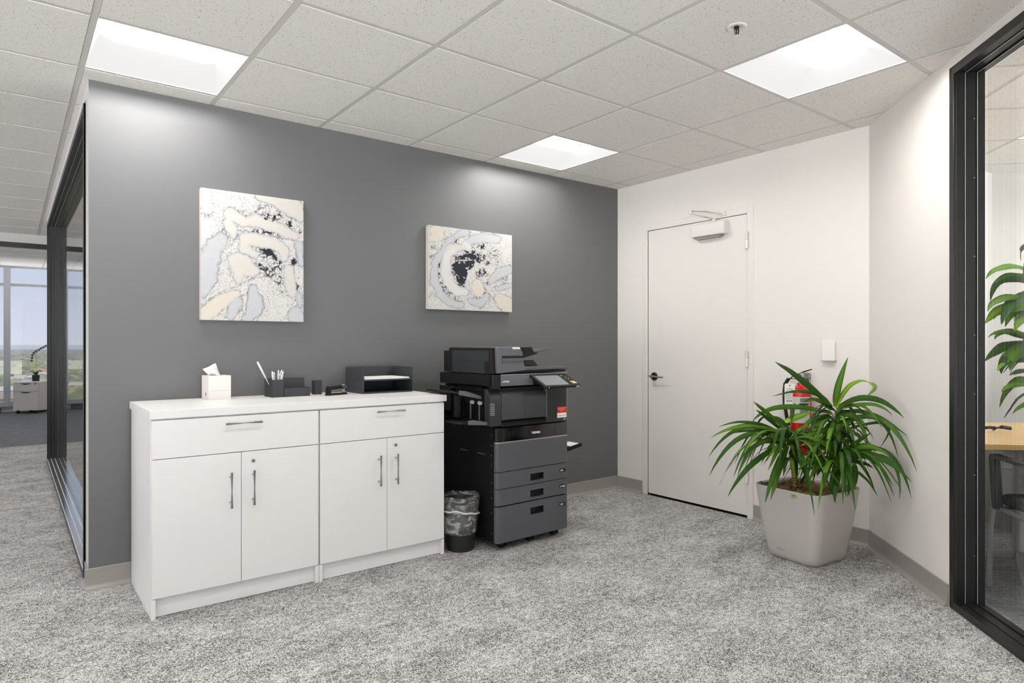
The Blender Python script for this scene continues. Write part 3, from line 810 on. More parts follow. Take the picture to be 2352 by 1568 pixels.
def canvas(name, label, x0, x1, z0, z1, nx, ny, colors, depth_=.038):
    t = thing(name, label, 'painting', (x0, -.002, z0))
    b = B(); box(b, 0.0005, x1 - x0 - .0005, -depth_ + .0005, 0, 0.0005, z1 - z0 - .0005); obj('stretched_canvas', b, M_cedge, t, bevel=.002)
    xs = np.linspace(0, x1 - x0, nx); zs = np.linspace(z1 - z0, 0, ny)
    X, Z = np.meshgrid(xs, zs, indexing='ij')
    co = np.stack([X.ravel(), np.full(X.size, -depth_), Z.ravel()], 1)
    me = bpy.data.meshes.new('painted_face'); ii = np.arange(nx * ny).reshape(nx, ny)
    f = np.stack([ii[:-1, :-1], ii[:-1, 1:], ii[1:, 1:], ii[1:, :-1]], -1).reshape(-1, 4)
    me.vertices.add(nx * ny); me.vertices.foreach_set('co', co.ravel()); me.loops.add(f.size); me.loops.foreach_set('vertex_index', f.ravel())
    me.polygons.add(len(f)); me.polygons.foreach_set('loop_start', np.arange(0, f.size, 4)); me.polygons.foreach_set('loop_total', np.full(len(f), 4)); me.update(); me.validate()
    a = me.color_attributes.new('paint', 'FLOAT_COLOR', 'POINT'); c4 = np.concatenate([colors.reshape(-1, 3), np.ones((nx * ny, 1))], 1); a.data.foreach_set('color', c4.ravel().astype(np.float32))
    me.materials.append(M_art); o = bpy.data.objects.new('painted_face', me); COL.objects.link(o); o.parent = t
    return t
def un1(u, v): X = 150 + u * 1012; top = 132 + .146 * (X - 150); bot = 1445 + .03 * (X - 150); return X, top + v * (bot - top)
st1 = [([(420, 400, 55), (560, 480, 50), (700, 460, 62), (850, 520, 50), (1000, 590, 50), (1085, 625, 34)], 0), ([(400, 480, 50), (430, 560, 50), (440, 620, 28)], 0),
       ([(570, 640, 55), (560, 740, 50), (680, 800, 26)], 0), ([(570, 650, 55), (700, 660, 60), (850, 690, 65), (950, 760, 50), (960, 840, 40)], 0),
       ([(480, 850, 75), (560, 910, 100), (630, 960, 70)], 0), ([(480, 880, 60), (500, 1000, 60), (510, 1050, 30)], 0),
       ([(310, 670, 75), (250, 760, 80), (220, 900, 85), (215, 1050, 80), (180, 1160, 50)], 1),
       ([(1000, 960, 42), (1020, 1080, 50), (1040, 1190, 36)], 0), ([(200, 1400, 70), (300, 1300, 75), (420, 1240, 48), (500, 1190, 22)], 2),
       ([(500, 1260, 38), (460, 1340, 48), (420, 1420, 34)], 1), ([(650, 1150, 40), (670, 1260, 72), (650, 1360, 75), (580, 1440, 50)], 1),
       ([(1080, 1400, 80), (1130, 1450, 60)], 1), ([(200, 200, 50), (205, 360, 42), (180, 150, 60)], 3), ([(700, 200, 45), (900, 250, 80), (1050, 330, 95), (1110, 430, 55)], 0), ([(1120, 720, 40), (1125, 900, 30)], 1), ([(1110, 1210, 26), (1120, 1290, 24)], 1)]
dk1 = [(770, 425, 45, 1), (850, 450, 40, 1), (1010, 500, 36, .9), (1130, 575, 26, .9), (900, 420, 60, .6), (660, 580, 36, .9), (780, 600, 60, .9), (920, 640, 40, .8), (720, 350, 90, .35), (560, 400, 60, .35),
       (680, 760, 40, .8), (800, 800, 70, 1), (720, 925, 45, 1), (890, 910, 50, 1), (1050, 885, 35, .9), (800, 970, 70, .75), (900, 1060, 70, .6), (330, 980, 45, .3), (500, 600, 40, .5), (340, 560, 40, .4), (1090, 1120, 40, .6), (940, 1180, 40, .4)]
vn1 = [([(150, 1300, 4), (330, 1190, 8), (520, 1100, 8), (690, 1020, 3)], .75), ([(150, 1250, 3), (300, 1150, 4), (420, 1110, 2)], .4), ([(350, 780, 3), (470, 650, 10), (610, 500, 2)], .6), ([(480, 740, 2), (560, 800, 3), (680, 835, 3)], .7), ([(720, 740, 2), (870, 860, 3)], .5), ([(320, 760, 2), (300, 940, 4), (320, 1100, 2)], .6), ([(400, 830, 2), (390, 930, 3), (440, 1040, 2)], .5), ([(600, 1200, 3), (560, 1400, 3)], .5), ([(740, 1200, 3), (745, 1330, 3), (690, 1470, 2)], .5)]
bk1 = [[(710, 752, 8), (790, 775, 22), (840, 820, 20), (870, 850, 6)], [(750, 425, 12), (770, 432, 10)], [(840, 460, 10), (850, 455, 8)]]
canvas('canvas_painting', 'tall abstract canvas of cream and grey swirls, left of the two on the charcoal wall', .505, 1.065, 1.350, 2.064, 300, 380,
       paint(300, 380, un1, st1, dk1, vn1, bk1, 11))
def un2(u, v): X = 285 + u * 1195; top = 165 + .136 * (X - 285); bot = 1365 + .044 * (X - 285); return X, top + v * (bot - top)
st2 = [([(620, 500, 50), (540, 600, 62), (515, 720, 52), (520, 850, 62), (560, 990, 66), (660, 1110, 62), (790, 1130, 48)], 3), ([(560, 500, 60), (700, 480, 45), (800, 490, 34), (850, 520, 16)], 0),
       ([(520, 470, 45), (420, 600, 46), (375, 720, 40), (355, 860, 52), (375, 1000, 52), (440, 1160, 52), (560, 1280, 52), (720, 1320, 40)], 1), ([(560, 400, 50), (690, 300, 34), (780, 270, 60)], 1),
       ([(820, 420, 36), (900, 380, 60), (1050, 340, 60), (1250, 380, 50)], 1), ([(800, 440, 44), (840, 500, 24)], 3), ([(960, 1040, 80), (980, 1110, 76)], 2), ([(850, 1250, 36), (1000, 1290, 60), (1090, 1200, 44)], 1),
       ([(1150, 970, 50), (1290, 860, 66), (1440, 810, 60)], 1), ([(1260, 1080, 26), (1440, 1040, 44)], 1), ([(1290, 1250, 90), (1420, 1330, 110)], 2), ([(400, 250, 80), (430, 350, 50), (330, 340, 40)], 2)]
dk2 = [(430, 740, 36, 1), (425, 880, 40, 1), (450, 990, 34, .9), (490, 1090, 44, 1), (560, 1160, 40, .7), (650, 1210, 40, .5), (850, 580, 90, 1), (960, 640, 80, 1), (1060, 640, 50, 1), (700, 640, 70, .8), (1050, 470, 44, 1), (960, 460, 40, .6),
       (1040, 850, 60, 1), (970, 880, 50, 1), (1110, 720, 40, .8), (1200, 580, 120, .42), (1250, 700, 120, .3), (350, 490, 50, .5), (320, 620, 40, .4), (660, 400, 36, .7), (830, 300, 50, .5), (1050, 1160, 60, .5), (900, 1220, 40, .5), (1350, 930, 80, .4), (1100, 990, 50, .5), (720, 1010, 60, 1), (600, 870, 40, .9), (330, 1180, 60, .3)]
vn2 = [([(1090, 1110, 3), (1200, 1240, 8), (1330, 1410, 6)], .8), ([(560, 200, 3), (640, 370, 6), (520, 480, 3)], .5), ([(700, 460, 2), (780, 540, 5)], .5), ([(830, 960, 4), (850, 1100, 6), (800, 1200, 4)], .5), ([(1160, 1100, 3), (1210, 1130, 3)], .9), ([(480, 1090, 3), (600, 1210, 5), (760, 1270, 3)], .7)]
bk2 = [[(640, 770, 50), (720, 820, 95), (730, 920, 75), (745, 1010, 18)], [(700, 740, 60), (840, 740, 70), (880, 700, 30)], [(690, 640, 30), (860, 600, 26), (980, 690, 30)]]
canvas('canvas_painting', 'wide abstract canvas with a black centre, right of the two, above the copier', 1.912, 2.617, 1.455, 2.020, 380, 310,
       paint(380, 310, un2, st2, dk2, vn2, bk2, 23))

# ============================================================ COPIER
def Lc(x, y, z): return (x, y, z)
cp = thing('photocopier', 'tall black and charcoal multifunction photocopier beside the white cabinets', 'photocopier', (1.939, -.786, 0), R(1.5))
CW = .566; CD = .585
def front_panel(name, z0, z1, m, hole=None, y=0.0, label=None, parent=cp, back=.03):
    """slightly bowed front with rounded left corner, optional recessed grip (x0,x1,z0,z1)"""
    r = .016
    xs = [0, r * .3, r * .65, r, .045]
    ys = lambda x: y + (r - math.sqrt(max(r * r - (r - x) ** 2, 0)) if x < r else 0)
    xr = CW
    if hole: xs += [hole[0], hole[1]]
    xs += [xr - .006, xr]
    def yy(x): return ys(x) if x < .3 else y + (0.004 if x >= xr - 1e-6 else 0)
    zs = [z0] + ([hole[2], hole[3]] if hole else []) + [z1]
    b = B(); gv = [[b.verts.new((x, yy(x), z)) for z in zs] for x in xs]
    hi = xs.index(hole[0]) if hole else -1
    for i in range(len(xs) - 1):
        for k in range(len(zs) - 1):
            if hole and i == hi and k == 1: continue
            b.faces.new([gv[i][k], gv[i + 1][k], gv[i + 1][k + 1], gv[i][k + 1]])
    bk = [[b.verts.new((x, back, z)) for z in zs] for x in (0, xr)]
    for s, col_, gi in ((0, bk[0], gv[0]), (1, bk[1], gv[-1])):
        for k in range(len(zs) - 1): b.faces.new([col_[k], col_[k + 1], gi[k + 1], gi[k]])
    for kk in (0, -1):
        b.faces.new([gv[i][kk] for i in range(len(xs))] + [bk[1][kk], bk[0][kk]])
    o = obj(name, b, m, parent, label=label)
    for p in o.data.polygons: p.use_smooth = True
    try: o.data.set_sharp_from_angle(angle=R(35))
    except Exception: pass
    if hole:
        b = B(); x0, x1, a, c = hole; e = .0
        V = [(x0, y, a), (x1, y, a), (x1, y, c), (x0, y, c)]; Wv = [(x0 + .004, y + .024, a + .003), (x1 - .004, y + .024, a + .003), (x1 - .004, y + .024, c), (x0 + .004, y + .024, c)]
        for k in range(4): poly(b, [V[k], V[(k + 1) % 4], Wv[(k + 1) % 4], Wv[k]])
        poly(b, Wv); g_ = obj('grip_recess', b, M_hole, o, label='black recessed grip')
        b = B(); tube(b, [(x0, y - .0005, a), (x1, y - .0005, a), (x1, y - .0005, c), (x0, y - .0005, c), (x0, y - .0005, a)], .0022, 6, caps=False); obj('grip_rim', b, M_cop3, o, smooth=True)
    return o
b = B(); box(b, .004, CW - .002, .031, CD, .05, .725)
body = obj('lower_body', b, M_cop2, cp, bevel=.003)
b = B()
for (y0, y1, z0, z1) in ((.12, .20, .560, .590), (.30, .38, .560, .590)): box(b, .0015, .004, y0, y1, z0, z1)
for k in range(4): box(b, .0025, .004, .205, .295, .560 + k * .008, .564 + k * .008)
for k in range(6): box(b, .0025, .004, .11, .20, .455 + k * .014, .462 + k * .014)
obj('side_vents', b, M_hole, body)
for (y0, y1, z0) in ((.12, .20, .556), (.30, .38, .556)):
    b = B(); prism(b, [(0, z0), (-.006, z0 + .003), (0, z0 + .012)], 'y', y0, y1, Matrix.Translation((.004, 0, 0))); obj('side_grip', b, M_cop, body)
for (y, z) in [(.06, z) for z in (.68, .62, .56, .5, .40, .31, .22, .1)] + [(y, .70) for y in (.2, .33, .45)]:
    b = B(); lathe(b, [(0, -.002), (.004, -.0015), (.004, .001)], (.004, y, z), 10, None, 'x'); obj('screw', b, M_cop3, body)
b = B(); box(b, .003, .0045, .031, CD, .362, .366); box(b, .003, .0045, .031, CD, .262, .266); obj('side_seams', b, M_hole, body)
front_panel('lower_drawer', .050, .262, M_cop, (.252, .362, .182, .226), label='deep charcoal bottom drawer')
front_panel('paper_drawer', .2695, .364, M_cop, (.252, .362, .288, .332), label='middle charcoal paper drawer')
front_panel('paper_drawer', .3685, .464, M_cop, (.252, .362, .388, .432), label='upper charcoal paper drawer')
front_panel('front_cover', .4685, .636, M_cop, label='plain charcoal front cover')
front_panel('cover_trim', .636, .6425, M_silver, y=-.0015, label='thin silver trim line')
gl = front_panel('glossy_band', .6425, .724, M_gloss, y=-.0005, label='glossy black band with white maker lettering')
b = B(); box(b, .003, .040, -.0018, .0, .645, .722); obj('band_end', b, M_cop2, gl, bevel=.002)
text_mesh('lettering', 'TOSHIBA', .0175, M_wtxt, gl, (.263, -.0012, .673), (1, 0, 0), (0, 0, 1), bold=.0004)
for z, s_ in ((.437, 'LGD'), (.336, 'LT-RD'), (.222, 'LTD')):
    b = B(); n = 20; pr_ = []
    for k in range(n):
        a = 2 * math.pi * k / n; pr_.append((.521 + (.014 if math.cos(a) > 0 else -.014) + .012 * math.cos(a), z - .016 + .011 * math.sin(a)))
    prism(b, pr_, 'y', -.0012, .002); lw = obj('size_window', b, M_gloss, cp)
    text_mesh('size_lettering', s_, .0145, M_wtxt, lw, (.501, -.0014, z - .0215), (1, 0, 0), (0, 0, 1), bold=.0003)
for x, y in ((.08, .07), (.30, .07), (.50, .07), (.08, .5), (.5, .5)):
    b = B(); box(b, x - .022, x - .018, y - .03, y + .012, .012, .05); box(b, x + .018, x + .022, y - .03, y + .012, .012, .05); box(b, x - .03, x + .03, y - .03, y + .03, .044, .0505)
    lathe(b, [(0, -.013), (.021, -.013), (.023, -.009), (.023, .009), (.021, .013), (0, .013)], (x, y - .004, .0232), 20, None, 'x')
    obj('caster', b, M_cop2, cp, smooth=True)

# upper body
b = B()
box(b, .382, CW - .006, .004, .55, .727, .966)                # right pillar
box(b, .0, .382, .16, .55, .727, .966); box(b, -.0, .382, .03, .16, .727, .745); 
obj('upper_body', b, M_cop2, cp, bevel=.004)
b = B(); prism(b, [(.028, .745), (.028, .958), (.10, .968), (.16, .968), (.16, .745)], 'x', .034, .381); obj('inner_bay', b, M_hole, cp)
# bulged front covers
pf = [(.03, .765), (.004, .768), (-.004, .774), (-.006, .90), (-.002, .912), (.010, .928), (.03, .942), (.045, .946), (.045, .765)]
for x0, x1 in ((.034, .204), (.206, .378)):
    b = B(); prism(b, pf, 'x', x0, x1); obj('upper_front_door', b, M_cop5, cp, bevel=.002)
b = B(); prism(b, [(.03, .73), (.0, .732), (-.002, .742), (.022, .764), (.03, .765)], 'x', .034, .378); obj('lower_lip', b, M_cop2, cp)
b = B(); prism(b, [(.382, .765), (.379, .775), (.379, .93), (.386, .955), (.389, .955), (.389, .765)], 'y', -.004, .02); obj('pillar_edge', b, M_cop3, cp)
b = B(); box(b, .389, CW - .010, -.003, .005, .733, .962); pil = obj('right_pillar_front', b, M_cop4, cp, bevel=.003)
b = B(); box(b, CW - .0088, CW - .006, -.002, .012, .733, .962); obj('pillar_trim', b, M_silver, pil)
b = B(); box(b, .474, .552, -.0040, -.003, .785, .824); st = obj('red_sticker', b, M_red, pil, label='red service sticker')
for k, (a, c) in enumerate(((.477, .549), (.482, .542), (.497, .528))):
    b = B(); box(b, a, c, -.0045, -.004, .8135 - k * .0085, .8165 - k * .0085); obj('print_line', b, mat('pale red print', srgb(240, 170, 150), .5), st)
b = B(); box(b, .474, .552, -.0040, -.003, .755, .785); st = obj('white_sticker', b, M_paper, pil, label='white service sticker')
text_mesh('sticker_print', 'COM', .0115, M_btxt, st, (.478, -.0043, .764), (1, 0, 0), (0, 0, 1), .0002); text_mesh('sticker_print', 'SOURCE', .0105, M_ink, st, (.5055, -.0043, .764), (1, 0, 0), (0, 0, 1), .0002)
b = B(); box(b, .528, .545, -.0040, -.003, .738, .748); box(b, .533, .541, -.0040, -.003, .748, .751); obj('small_label', b, M_silver, pil)
# left end of the front (finisher) with vents
b = B(); prism(b, [(.065, .738), (.002, .738), (.000, .745), (-.002, .895), (.006, .915), (.028, .936), (.045, .954), (.065, .956)], 'x', -.046, .033)
fin = obj('finisher_end', b, M_cop4, cp, bevel=.003)
b = B()
for k in range(7): box(b, -.0475, -.022, -.0045, .010, .868 - k * .0105, .8725 - k * .0105)
obj('vent_slots', b, M_silver, fin, label='pale vent slots')
b = B(); box(b, -.0465, -.0455, .066, .40, .948, .953); box(b, -.046, .0, .42, .55, .80, .955); box(b, -.046, .0, .50, .56, .727, .80); obj('finisher_rear', b, M_cop2, cp, bevel=.002)
b = B(); box(b, -.044, -.041, .066, .41, .9475, .952); obj('top_rail', b, M_silver, cp, label='bright metal rail')
b = B(); tube(b, [(-.02, .066, .925), (-.02, .23, .925)], .008, 12); tube(b, [(-.02, .24, .925), (-.02, .30, .925)], .007, 12); obj('roller', b, M_chrome, cp, smooth=True)
b = B(); box(b, -.002, .002, .066, .42, .745, .945); obj('exit_wall', b, M_hole, cp)
for y in (.13, .21):
    b = B(); lathe(b, [(0, -.010), (.011, -.010), (.012, .0), (.011, .010), (0, .010)], (-.03, y, .868), 16, None, 'y'); obj('exit_roller', b, M_plate, cp, smooth=True, label='white feed roller')
for y in (.10, .14, .19, .23, .30):
    b = B(); box(b, -.03, -.024, y - .003, y + .003, .765, .855); obj('guide_rib', b, M_silver if y in (.14, .23) else M_darkmetal, cp)
b = B(); box(b, -.034, -.02, .34, .40, .765, .90); obj('guide_plate', b, M_cop4, cp)
# two output trays on the left
def out_tray(z, tilt, x1, y0, y1, name, lbl):
    Mx = Matrix.Translation((-.046, 0, z)) @ Matrix.Rotation(tilt, 4, 'Y')
    b = B(); box(b, -x1, 0, y0, y1, -.010, 0, Mx)
    for k in range(7): box(b, -x1 + .01, -.005, y0 + .012 + k * (y1 - y0 - .03) / 6, y0 + .018 + k * (y1 - y0 - .03) / 6, 0, .004, Mx)
    o = obj(name, b, M_cop2, cp, bevel=.002, label=lbl)
    b = B(); prism(b, [(-x1 * .72, -.012), (-x1 * .72, .012), (-x1 * .55, .016), (-.002, .004), (-.002, -.014)], 'y', y0 - .012, y0 + .002, Mx); obj('tray_front_edge', b, M_cop3, o, bevel=.001)
out_tray(.908, R(11), .22, .10, .36, 'upper_output_tray', 'ribbed upper output tray')
out_tray(.760, R(4), .185, .04, .42, 'lower_output_tray', 'lower output tray')
# scanner
b = B(); box(b, -.046, CW - .018, -.012, .545, .972, 1.040); box(b, -.046, .010, -.018, .02, .956, 1.040)
sc = obj('scanner', b, M_cop2, cp, bevel=.004)
b = B(); prism(b, [(-.0185, .972), (-.020, .978), (-.020, 1.036), (-.018, 1.040), (.0, 1.040), (.0, .972)], 'x', .0135, CW - .02); obj('scanner_front', b, M_cop3, sc, bevel=.002)
text_mesh('model_lettering', 'e-STUDIO', .012, M_wtxt, sc, (.022, -.0206, .995), (1, 0, 0), (0, 0, 1), .0003, bold=.0003)
b = B(); box(b, .012, CW - .02, -.022, -.018, 1.038, 1.0412); obj('front_trim', b, M_silver, sc)
# document feeder: lid and block
b = B(); prism(b, [(-.030, 1.046), (-.030, 1.060), (.19, 1.062), (CW - .02, 1.058), (CW - .02, 1.048), (CW - .03, 1.046)], 'y', -.004, .50); obj('platen_lid', b, M_cop2, cp, bevel=.002)
b = B(); prism(b, [(.0, 1.060), (.0, 1.078), (.19, 1.080), (CW - .012, 1.076), (CW - .008, 1.072), (CW - .012, 1.062)], 'y', -.018, .48); obj('lid_top', b, M_cop, cp, bevel=.003)
b = B(); prism(b, [(-.012, 1.048), (-.020, 1.195), (-.014, 1.201), (.152, 1.201), (.176, 1.168), (.186, 1.10), (.196, 1.079), (.20, 1.062), (.0, 1.048)], 'y', -.022, .44)
ad = obj('document_feeder', b, M_cop3, cp, bevel=.003)
b = B(); prism(b, [(-.046, 1.044), (-.046, 1.190), (-.040, 1.198), (-.012, 1.200), (-.008, 1.044)], 'y', .0, .44); box(b, -.044, .17, .44, .50, 1.046, 1.178); obj('feeder_side', b, M_cop2, ad, bevel=.002)
b = B(); box(b, -.0468, -.046, .06, .40, 1.046, 1.118); box(b, -.0468, -.046, .02, .40, 1.120, 1.180); obj('feeder_side_panel', b, M_cop4, ad)
b = B(); box(b, .018, .180, -.0235, -.021, 1.108, 1.150); sl = obj('feeder_grip', b, M_hole, ad)
b = B(); prism(b, [(-.0245, 1.108), (-.026, 1.120), (-.0245, 1.136), (-.0235, 1.136), (-.0235, 1.108)], 'x', .018, .180); obj('grip_shelf', b, M_cop, ad)
b = B(); prism(b, [(.092, 1.2012), (.15, 1.2012), (.158, 1.189), (.10, 1.189)], 'y', -.0232, .03); obj('feeder_label', b, M_plate, ad, label='small white label')
b = B(); prism(b, [(.17, 1.145), (.17, 1.196), (.385, 1.200), (.405, 1.170), (.435, 1.164), (.44, 1.158), (.20, 1.105)], 'y', .14, .40); it = obj('document_tray', b, M_cop2, ad, bevel=.002)
b = B(); prism(b, [(.39, 1.166), (.585, 1.188), (.588, 1.182), (.43, 1.158)], 'y', .18, .36); obj('tray_extension', b, M_cop, it, bevel=.001)
b = B(); prism(b, [(.20, 1.079), (.21, 1.118), (.47, 1.114), (.51, 1.079)], 'y', .22, .46); obj('exit_deck', b, M_gloss, cp, bevel=.002, label='glossy black exit deck')
# touch panel
def P4(x, y, z): return Vector((x, y, z))
TL, TR, BL, BR = P4(.232, -.022, 1.036), P4(.52, -.022, 1.034), P4(.236, -.158, .968), P4(.53, -.158, .966)
ex_ = (TR - TL).normalized(); ey_ = (TL - BL).normalized(); ez_ = ex_.cross(ey_).normalized()
MP = Matrix(((ex_.x, ey_.x, ez_.x, BL.x), (ex_.y, ey_.y, ez_.y, BL.y), (ex_.z, ey_.z, ez_.z, BL.z), (0, 0, 0, 1)))
pw = (BR - BL).length; ph = (TL - BL).length
b = B(); box(b, 0, pw, 0, ph, -.014, 0, MP); pn = obj('control_panel', b, M_cop2, cp, bevel=.002)
b = B(); box(b, .018, pw - .085, .016, ph - .022, 0, .0008, MP); obj('touch_screen', b, M_screen, pn, label='grey touch screen')
b = B()
for (x, y, w_, h_) in ((.060, .120, .014, .008), (.040, .104, .010, .004), (.070, .118, .006, .005), (.050, .090, .006, .005), (.028, .085, .010, .006), (.045, .070, .006, .004), (.020, .066, .006, .004)):
    box(b, pw - x - w_ / 2, pw - x + w_ / 2, y, y + h_, 0, .0012, MP)
obj('keys', b, M_silver, pn)
b = B(); box(b, pw - .048, pw - .012, .043, .053, 0, .0015, MP); obj('yellow_key', b, M_yel, pn, label='pale yellow key')
b = B(); box(b, pw - .042, pw - .008, .028, .038, 0, .0015, MP); obj('white_key', b, M_plate, pn, label='white start key')
b = B()
for x in (.036, .020): box(b, pw - x, pw - x + .010, -.0008, 0, -.010, -.003, MP)
for x in (.03,): box(b, x, x + .005, -.0008, 0, -.010, -.004, MP)
obj('indicator_lamps', b, M_wtxt, pn)
b = B(); prism(b, [(-.02, .972), (-.06, .990), (-.02, 1.02)], 'x', .26, .50); obj('panel_bracket', b, M_cop2, cp)
# side bypass tray on the right
Mb = Matrix.Translation((CW - .002, .10, .515)) @ Matrix.Rotation(R(-9), 4, 'Y')
b = B(); box(b, 0, .235, 0, .30, -.012, 0, Mb); box(b, .0, .235, 0, .012, -.02, -.0, Mb); by = obj('bypass_tray', b, M_cop2, cp, bevel=.002)
b = B(); box(b, .145, .225, .02, .12, .0, .0012, Mb); obj('tray_label', b, M_paper, by, label='white label on the tray')
b = B(); box(b, .06, .085, .004, .008, .0, .002, Mb); box(b, .03, .04, .004, .008, .0, .002, Mb); obj('size_marks', b, M_paper, by)
# cable
b = B(); tube(b, [(1.81, -.20, .60), (1.80, -.24, .66), (1.815, -.28, .70), (1.85, -.30, .74), (1.862, -.30, .80)], .0025, 8)
tag(obj('white_cable', b, M_plate, smooth=True), 'thin white cable hanging behind the output trays of the copier', 'cable')

# ============================================================ WASTE BIN
t = thing('waste_bin', 'small black waste bin with a clear liner between the cabinets and the copier', 'waste bin', (1.815, -.585, 0))
b = B(); lathe(b, [(0, .0), (.088, 0), (.094, .004), (.118, .27), (.124, .288), (.126, .292), (.121, .292), (.113, .27), (.090, .012), (0, .012)], (0, 0, 0), 40); obj('bin_body', b, M_bin, t, smooth=True)
m = bpy.data.materials.new('clear crinkled film'); m.use_nodes = True; tt = m.node_tree; tt.nodes.clear()
o_ = tt.nodes.new('ShaderNodeOutputMaterial'); mx = tt.nodes.new('ShaderNodeMixShader'); tr = tt.nodes.new('ShaderNodeBsdfTransparent'); pb = tt.nodes.new('ShaderNodeBsdfPrincipled')
ns = tt.nodes.new('ShaderNodeTexNoise'); ns.inputs['Scale'].default_value = 13; ns.inputs['Detail'].default_value = 2; ns.inputs['Distortion'].default_value = 1.6
tcn = tt.nodes.new('ShaderNodeTexCoord'); mpn = tt.nodes.new('ShaderNodeMapping'); mpn.inputs['Scale'].default_value = (1, 1, 1.8); tt.links.new(tcn.outputs['Object'], mpn.inputs[0]); tt.links.new(mpn.outputs[0], ns.inputs[0])
rp = tt.nodes.new('ShaderNodeValToRGB'); rp.color_ramp.elements[0].position = .50; rp.color_ramp.elements[0].color = g(.10); rp.color_ramp.elements[1].position = .66; rp.color_ramp.elements[1].color = g(.55)
tt.links.new(ns.outputs[0], rp.inputs[0]); tt.links.new(rp.outputs[0], mx.inputs[0]); tt.links.new(tr.outputs[0], mx.inputs[1]); tt.links.new(pb.outputs[0], mx.inputs[2]); tt.links.new(mx.outputs[0], o_.inputs[0])
pb.inputs['Base Color'].default_value = srgb(200); pb.inputs['Roughness'].default_value = .15
bpn = tt.nodes.new('ShaderNodeBump'); bpn.inputs['Strength'].default_value = 1; bpn.inputs['Distance'].default_value = .01; tt.links.new(ns.outputs[0], bpn.inputs['Height']); tt.links.new(bpn.outputs[0], pb.inputs['Normal'])
M_film = m
b = B(); n = 72; prof2 = [(.112, .10), (.117, .27), (.126, .315), (.131, .30), (.130, .27), (.126, .22), (.124, .19), (.121, .15), (.117, .12)]
rg = []
for i, (r_, z_) in enumerate(prof2):
    ring = []
    for k in range(n):
        a = 2 * math.pi * k / n; nn = noise.noise(Vector((math.cos(a) * 3, math.sin(a) * 3, i * .8 + 3))); n2_ = noise.noise(Vector((math.cos(a) * 9, math.sin(a) * 9, i * 1.3)))
        rr_ = r_ + (.006 * nn + .0035 * n2_ if i > 2 else .003 * n2_); dz = .018 * nn if i >= 5 else (.010 * nn if i in (2, 3, 4) else 0)
        rr_ = max(rr_, .1215 if .15 < z_ < .30 and i > 2 else 0)
        ring.append(b.verts.new((rr_ * math.cos(a), rr_ * math.sin(a), z_ + dz - .03 * math.cos(a - 2.2) * (1 if i >= 5 else 0))))
    rg.append(ring)
for i in range(len(rg) - 1):
    for k in range(n): b.faces.new([rg[i][k], rg[i][(k + 1) % n], rg[i + 1][(k + 1) % n], rg[i + 1][k]])
ln = obj('bin_liner', b, M_film, t, smooth='all', label='clear crinkled plastic liner')
b = B(); pts = []
for k in range(n + 1):
    a = 2 * math.pi * k / n; nn = noise.noise(Vector((math.cos(a) * 2, math.sin(a) * 2, 5)))
    pts.append(((.131 + .002 * nn) * math.cos(a), (.131 + .002 * nn) * math.sin(a), .215 + .012 * nn - .02 * math.cos(a - .6)))
tube(b, pts, .0055, 8, caps=False); obj('gathered_hem', b, mat('milky gathered film', srgb(205), .3), ln, smooth=True, label='gathered pale hem of the liner')
t.scale = (.86, .86, 1.03)
# ============================================================ PLANTER
t = thing('potted_plant', 'bushy green cane plant in a square taupe planter in front of the fire extinguisher', 'potted plant', (3.305, -1.925, 0), R(-6))
def rsq(h_, r, n=8):
    pts = []
    for cx_, cy_, a0 in ((h_ - r, h_ - r, 0), (-h_ + r, h_ - r, 90), (-h_ + r, -h_ + r, 180), (h_ - r, -h_ + r, 270)):
        for k in range(n + 1):
            a = R(a0 + 90 * k / n); pts.append((cx_ + r * math.cos(a), cy_ + r * math.sin(a)))
    return pts
PH = .405
levels = []
for k in range(15):
    f = k / 14; hw = .150 + .066 * (f ** .75) - (.0 if f < .97 else .0); levels.append((hw, .05 + .022 * f, f * PH))
levels += [(.2165, .072, PH + .003), (.2125, .068, PH + .006), (.2080, .064, PH + .003), (.2060, .062, PH - .01), (.196, .056, PH - .08)]
levels = [(.140, .045, 0.0), (.147, .05, .002)] + levels[1:]
b = B(); rings = [[b.verts.new((x, y, z)) for x, y in rsq(h_, r)] for h_, r, z in levels]
for A, C2 in zip(rings[:-1], rings[1:]):
    for k in range(len(A)): b.faces.new([A[k], A[(k + 1) % len(A)], C2[(k + 1) % len(A)], C2[k]])
b.faces.new(rings[0][::-1])
pot = obj('planter', b, M_pot, t, smooth='all')
b = B(); rnd = random.Random(3); n = 46; gv = []
for i in range(n + 1):
    row = []
    for j in range(n + 1):
        x = -.198 + .396 * i / n; y = -.198 + .396 * j / n
        z = PH - .028 + .030 * noise.noise(Vector((x * 9, y * 9, 1))) + .016 * noise.noise(Vector((x * 45, y * 45, 2))) + .008 * rnd.random()
        if x < -.02 and y > -.05: z += .012
        row.append(b.verts.new((x, y, z)))
    gv.append(row)
for i in range(n):
    for j in range(n):
        c = gv[i][j].co
        if abs(c.x) > .15 and abs(c.y) > .15 and abs(c.x) + abs(c.y) > .345: continue
        b.faces.new([gv[i][j], gv[i + 1][j], gv[i + 1][j + 1], gv[i][j + 1]])
for v in [v for v in b.verts if not v.link_faces]: b.verts.remove(v)
moss = obj('moss', b, M_moss, t)
b = B()
for k in range(420):      # curly dry fibres
    x = rnd.uniform(-.17, .17); y = rnd.uniform(-.18, .17); z = PH - .020 + .012 * rnd.random(); p = []
    a = rnd.uniform(0, 6.28)
    for s_ in range(5):
        p.append((x, y, z + .012 * math.sin(s_ * 1.2 + a))); a += rnd.uniform(-.9, .9); x += .009 * math.cos(a); y += .009 * math.sin(a)
    tube(b, p, .0009, 4, caps=False)
